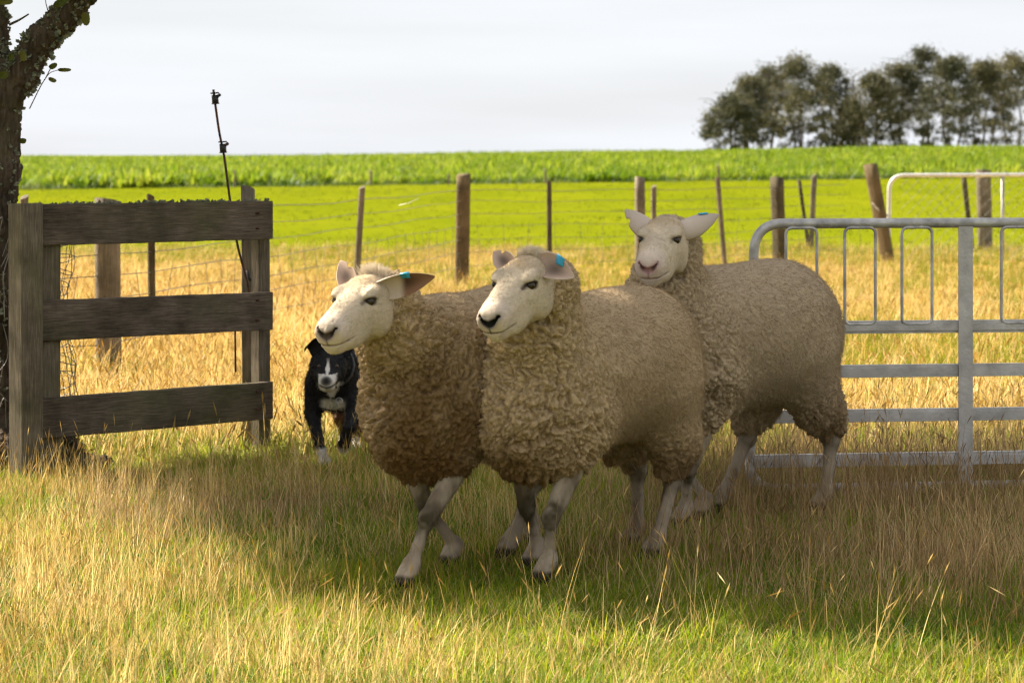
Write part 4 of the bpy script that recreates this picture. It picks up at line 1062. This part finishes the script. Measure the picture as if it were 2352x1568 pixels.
# ------------------------------------------------------------------ far pipe gate with mesh
fg = empty('pipe_gate', tuple(at(2045,605,26.3)), 'pale pipe gate with diamond mesh in the far fence', 'gate'); yg = 26.3
def FG(u, v): p = at(u, v, yg); return p
frm = rounded([FG(2352*1.3,399), FG(2043,403), FG(2041,612), FG(2352*1.3,611)], .16, 7)
mb = MB(); mb.tube(frm, .021, 10); mb.build('frame', M['white_pipe'], fg)
mb = MB(); mb.tube([FG(2303,403), FG(2303,610)], .018, 8); mb.build('brace', M['steel'], fg)
mb = MB()
for i in range(44):
    for sg in (-1,1):
        u0 = 2043+i*26-(210 if sg < 0 else 0); P_ = []
        for k in range(2):
            u = u0+(210*k if sg > 0 else 210*(1-k)); P_.append((u, 403+k*208))
        (ua, va), (ub, vb) = P_; 
        pts = [(ua+(ub-ua)*t, va+(vb-va)*t) for t in np.linspace(0,1,9)]; pts = [p for p in pts if 2046 < p[0] < 3000]
        if len(pts) > 1: mb.tube([FG(*pts[0]), FG(*pts[-1])], .0016, 3, False)
mb.build('mesh_wires', M['wire'], fg, kind='stuff')
ch = empty('chain', tuple(at(2018,480,26.2)), 'short chain tying the far pipe gate to the leaning post', 'chain'); ca, cb = at(2003,466,26.0), at(2046,496,26.2)
for i in range(9):
    p = ca.lerp(cb, (i+.5)/9); p.z -= .03*math.sin(math.pi*(i+.5)/9); ax = (cb-ca).normalized(); s1 = ax.orthogonal().normalized() if i % 2 else ax.cross(ax.orthogonal().normalized())
    mb = MB(); mb.tube([p+ax*.016*math.cos(a)+s1*.010*math.sin(a) for a in np.linspace(0,6.283,11)], .0045, 5, False); mb.build('link', M['chain'], ch)

# ------------------------------------------------------------------ the tree at the left with its spreading crown
tree = empty('tree', tuple(Vector((-1.93,9.12,0))), 'old lichen-covered tree with forked trunk at the left edge', 'tree')
M['bark'] = m_wood('bark', (.035,.024,.016), (.15,.11,.075), 2, 7, .35)
T0 = Vector((-1.93,9.12,0))
f = Field()
trunk = [(at(-40,1110,9.12),.165),(at(-42,900,9.12),.125),(at(-40,600,9.12),.112),(at(-28,380,9.12),.108),(at(-18,230,9.12),.105)]
trunk[0][0].z = -.05
for (a, ra), (b, rb) in zip(trunk, trunk[1:]): f.cone(a, b, ra, rb, .03)
fork = trunk[-1][0]
r_l = [(fork,.085),(at(38,178,9.1),.062),(at(95,90,9.08),.052),(at(150,40,9.06),.048),(at(200,-20,9.03),.045),(at(280,-120,9.0),.04)]
for (a, ra), (b, rb) in zip(r_l, r_l[1:]): f.cone(a, b, ra, rb, .03)
l_l = [(fork,.085),(at(-22,150,9.13),.068),(at(-24,60,9.15),.062),(at(-34,-60,9.2),.058),(at(-70,-220,9.3),.05)]
for (a, ra), (b, rb) in zip(l_l, l_l[1:]): f.cone(a, b, ra, rb, .03)
for (du, dv, dd) in ((240,1112,-.10),(60,1120,-.5),(-250,1120,-.2)):      # root flare
    f.cone(at(-30,1000,9.1), at(30 if du > 0 else -120,1050,9.1+dd*.5), .12, .07, .05); e = at(du,dv,9.1+dd*.6); e.z = .0; f.cone(at(20 if du > 0 else -120,1050,9.1+dd*.4), e, .085, .035, .05)
f.cone(at(70,1015,9.02), at(135,1050,8.98), .095, .075, .05); f.cone(at(135,1050,8.98), at(212,1112,8.95), .075, .022, .05)
V, Q = f.mesh(.011, 1, proj=False); N = vnormals(V, Q)
w1, w2, _ = worley((V+.02*vec_noise(V*12,1))*[38,38,11], 3); bk = sstep(0,.4,w2-w1)
V = V+N*(.010*(bk-.6)+.007*fbm(V*[30,30,14],3,5)+.003*vnoise(V*110,2))[:,None]
mesh_obj('trunk', V, Q, M['bark'], tree)
# moss and lichen tufts on trunk and limb
fa = RNG.choice(len(Q), 5200); P = V[Q[fa]].mean(1); Nn = N[Q[fa,0]]
dens = np.where((P[:,2] > 1.25) & (P[:,0] > -1.86), 1.0, .25)*(fbm(P*9,2,9) > -.1); k = RNG.random(len(P)) < dens; P, Nn = P[k], Nn[k]
mb = MB()
for p, n_ in zip(P, Nn):
    p = Vector(p); n_ = Vector(n_); s = random.uniform(.005,.015)
    for q in range(3):
        d = (n_+Vector((random.gauss(0,.6), random.gauss(0,.6), random.gauss(0,.6)))).normalized(); sd = d.orthogonal().normalized()
        mb.add([p-sd*s*.3, p+sd*s*.3, p+d*s*.8+sd*s*.55, p+d*s*1.35, p+d*s*.7-sd*s*.5], [(0,1,2,3,4)])
mb.build('lichen', M['lichen'], tree, smooth=False, kind='stuff')
# twigs and single leaves in view
M['leaf'] = m_blade('tree_leaf', (.06,.075,.012), (.12,.14,.02), (.22,.20,.04), 3, .55)
tw = [[at(68,250,9.0), at(90,205,8.98), at(105,180,8.97), at(118,166,8.96), at(142,160,8.95)], [at(22,57,9.0), at(45,46,8.98), at(66,33,8.97)], [at(105,180,8.97), at(115,160,8.97), at(122,150,8.96)],
      [at(112,30,9.02), at(106,10,9.0), at(103,-12,9.0)], [at(70,138,9.02), at(58,132,9.0), at(52,128,9.0)]]
for i, t_ in enumerate(tw):
    mb = MB(); pp = bez(t_,5); mb.tube(pp, [(.0052 if i == 1 else .0022)*(1-.5*j/len(pp)) for j in range(len(pp))], 5); mb.build('twig', M['bark'], tree)
for (u, v, su, sv, rot) in ((197,44,.016,.024,.1),(53,129,.013,.019,.1),(148,161,.026,.007,0),(122,152,.017,.010,.5),(120,184,.016,.008,-.4),(52,324,.014,.010,0),(8,173,.02,.014,.2),(26,132,.011,.012,0),(140,6,.03,.014,.5),(12,4,.03,.012,0)):
    p = at(u,v,8.93); V = []; n = 12
    for k in range(n):
        a = 6.283*k/n; x = su*math.cos(a)*(1-.12*math.cos(2*a)); y = sv*math.sin(a)
        V.append(p+Vector((x*math.cos(rot)-y*math.sin(rot), .006*math.sin(2*a)+.004*x/su, x*math.sin(rot)+y*math.cos(rot))))
    V2 = [q+Vector((0,.0008,0)) for q in V]
    F = [tuple(range(n)), tuple(range(2*n-1,n-1,-1))]+[(k,n+k,n+(k+1)%n,(k+1)%n) for k in range(n)]
    mesh_obj('leaf', V+V2, F, M['leaf'], tree, smooth=False)
# crown above the frame: limbs and leaves, its shade lies on the sheep
SH = Vector((SUN.x/SUN.z, SUN.y/SUN.z, 1))
rg = np.random.default_rng(21); LV = []; LF = []; limbs = MB()
def shade_ok(x, y):                 # plan of the crown's shade on the grass
    edge = float(np.interp(x, (-1.2,-1.09,-.66,-.44,-.29,0,.5,1.1,3), (8.5,8.2,7.35,6.60,6.30,6.08,5.97,5.80,5.6)))+.10*math.sin(x*5)+.06*math.sin(x*13+1)
    return y > edge and y < 8.95+.10*math.sin(x*4) and x < 3.4
ncl = 0
while ncl < 960:
    gx_, gy_ = rg.uniform(-1.2,3.0), rg.uniform(5.0,9.1); h_ = rg.uniform(2.75,4.9)
    if not shade_ok(gx_, gy_): continue
    if any((gx_-a)**2+(gy_-b_)**2 < r_*r_ for a, b_, r_ in ((.05,6.33,.17),(.60,5.86,.16),(.36,6.24,.10),(1.35,6.9,.10))) and rg.random() < .8: continue
    if gx_ > .75 and gy_ < 7.2 and rg.random() < .45: continue
    c = Vector((gx_,gy_,0))+SH*h_; ncl += 1; R_ = rg.uniform(.16,.30)
    for k in range(44):
        p = c+Vector(rg.normal(0,R_*.55,3)); a = Vector(rg.normal(0,1,3)).normalized(); b = a.orthogonal().normalized(); b = (b+a.cross(b)*rg.normal()).normalized(); s = rg.uniform(.020,.040)
        i0 = len(LV); LV += [p-a*s, p+b*s*.62, p+a*s*1.15, p-b*s*.62]; LF.append((i0,i0+1,i0+2,i0+3))
    if ncl % 3 == 0:
        st = (r_l[-1][0] if c.x > -2.6 else l_l[-1][0]); m_ = st.lerp(c,.5)+Vector((0,0,.35)); pp = bez([st, m_, c],6); limbs.tube(pp, [.022*(1-.85*j/len(pp))+.002 for j in range(len(pp))], 5, False)
mesh_obj('crown', LV, LF, M['leaf'], tree, smooth=False)['kind'] = 'stuff'
limbs.build('branches', M['bark'], tree, kind='stuff')

# ------------------------------------------------------------------ shelter belt of gum trees on the skyline
M['gum'] = m_blade('gum_leaf', (.045,.054,.032), (.10,.10,.052), (.20,.17,.08), .35, .3)
M['gumbark'] = m_simple('gum_bark', (.12,.10,.085), .9, 0, .2, .4, 1.5)
def gum(u, vtop, w, d, lab, seed, low=.06):
    rg = np.random.default_rng(seed); base = at(u, 338, d); z0 = 1.2; base.z = z0; top = at(u, vtop, d); H = top.z-z0; wm = w*d/FPX
    t = empty('gum_tree', tuple(base), lab, 'tree', 'gum trees on the skyline'); mb = MB(); LV = []; LF = []
    ns = rg.integers(2,4)
    tips = []
    for s in range(ns):
        x = (rg.random()-.5)*wm*.35; lean = (rg.random()-.5)*wm*.5
        P_ = [base+Vector((x*.4,0,0)), base+Vector((x+lean*.2,rg.normal(0,.5),H*.35)), base+Vector((x+lean*.7,rg.normal(0,.8),H*.65)), base+Vector((x+lean,rg.normal(0,1),H*.92))]
        pp = bez(P_,6); mb.tube(pp, [.20*(1-.85*j/len(pp)) for j in range(len(pp))], 6); 
        for k in range(7):
            q = pp[rg.integers(5,len(pp))]; e = q+Vector((rg.normal(0,wm*.22),rg.normal(0,wm*.2),rg.uniform(.3,2.0))); mb.tube([q,(q+e)/2+Vector((0,0,.4)),e],[.09,.06,.03],4); tips.append(e)
    mb.build('trunk', M['gumbark'], t)
    ncl = 112
    for k in range(ncl):
        zz = rg.beta(1.35,1.0); zz = low+(1-low)*zz
        env = wm*.5*(math.sin(math.pi*min(.97,(zz*.78+.20)))**.75)
        a = rg.uniform(0,6.28); rr = env*math.sqrt(rg.random())*.95
        c = base+Vector((rr*math.cos(a), rr*math.sin(a)*.9, zz*H*.95)); R_ = rg.uniform(.45,1.35)*(.65+.6*zz)
        for j in range(int(90*R_)):
            p = c+Vector((rg.normal(0,R_*.62), rg.normal(0,R_*.62), rg.normal(0,R_*.42)-.1)); a1 = Vector((rg.normal(0,.5),rg.normal(0,.5),-abs(rg.normal(0,1)))).normalized(); b1 = Vector(rg.normal(0,1,3)); b1 = (b1-a1*b1.dot(a1)).normalized(); s = rg.uniform(.10,.24)
            i0 = len(LV); LV += [p-a1*s, p+b1*s*.6, p+a1*s*1.3, p-b1*s*.6]; LF.append((i0,i0+1,i0+2,i0+3))
    mesh_obj('crown', LV, LF, M['gum'], t, smooth=False)
gl = [(1678,226,82,'leftmost and lowest of the skyline gum trees'),(1722,182,95,'second skyline gum tree from the left'),(1768,158,105,'third skyline gum tree from the left'),(1838,128,110,'tallest gum tree of the left clump on the skyline'),(1905,152,90,'gum tree at the right end of the left skyline clump'),
      (1952,240,42,'small sparse gum tree in the skyline gap'),(2010,172,85,'gum tree just right of the skyline gap'),(2068,150,95,'second gum tree right of the skyline gap'),(2128,116,110,'tallest gum tree of the right skyline clump'),(2188,132,95,'gum tree beside the tallest one on its right'),
      (2258,142,105,'second to last gum tree towards the right edge'),(2325,122,110,'gum tree cut by the right picture edge'),(2400,140,110,'gum tree past the right picture edge')]
for i, (u, vt, w, lab) in enumerate(gl[:-1]): gum(u, vt-9, w*1.75, 395+8*(i % 3), lab, 100+i)
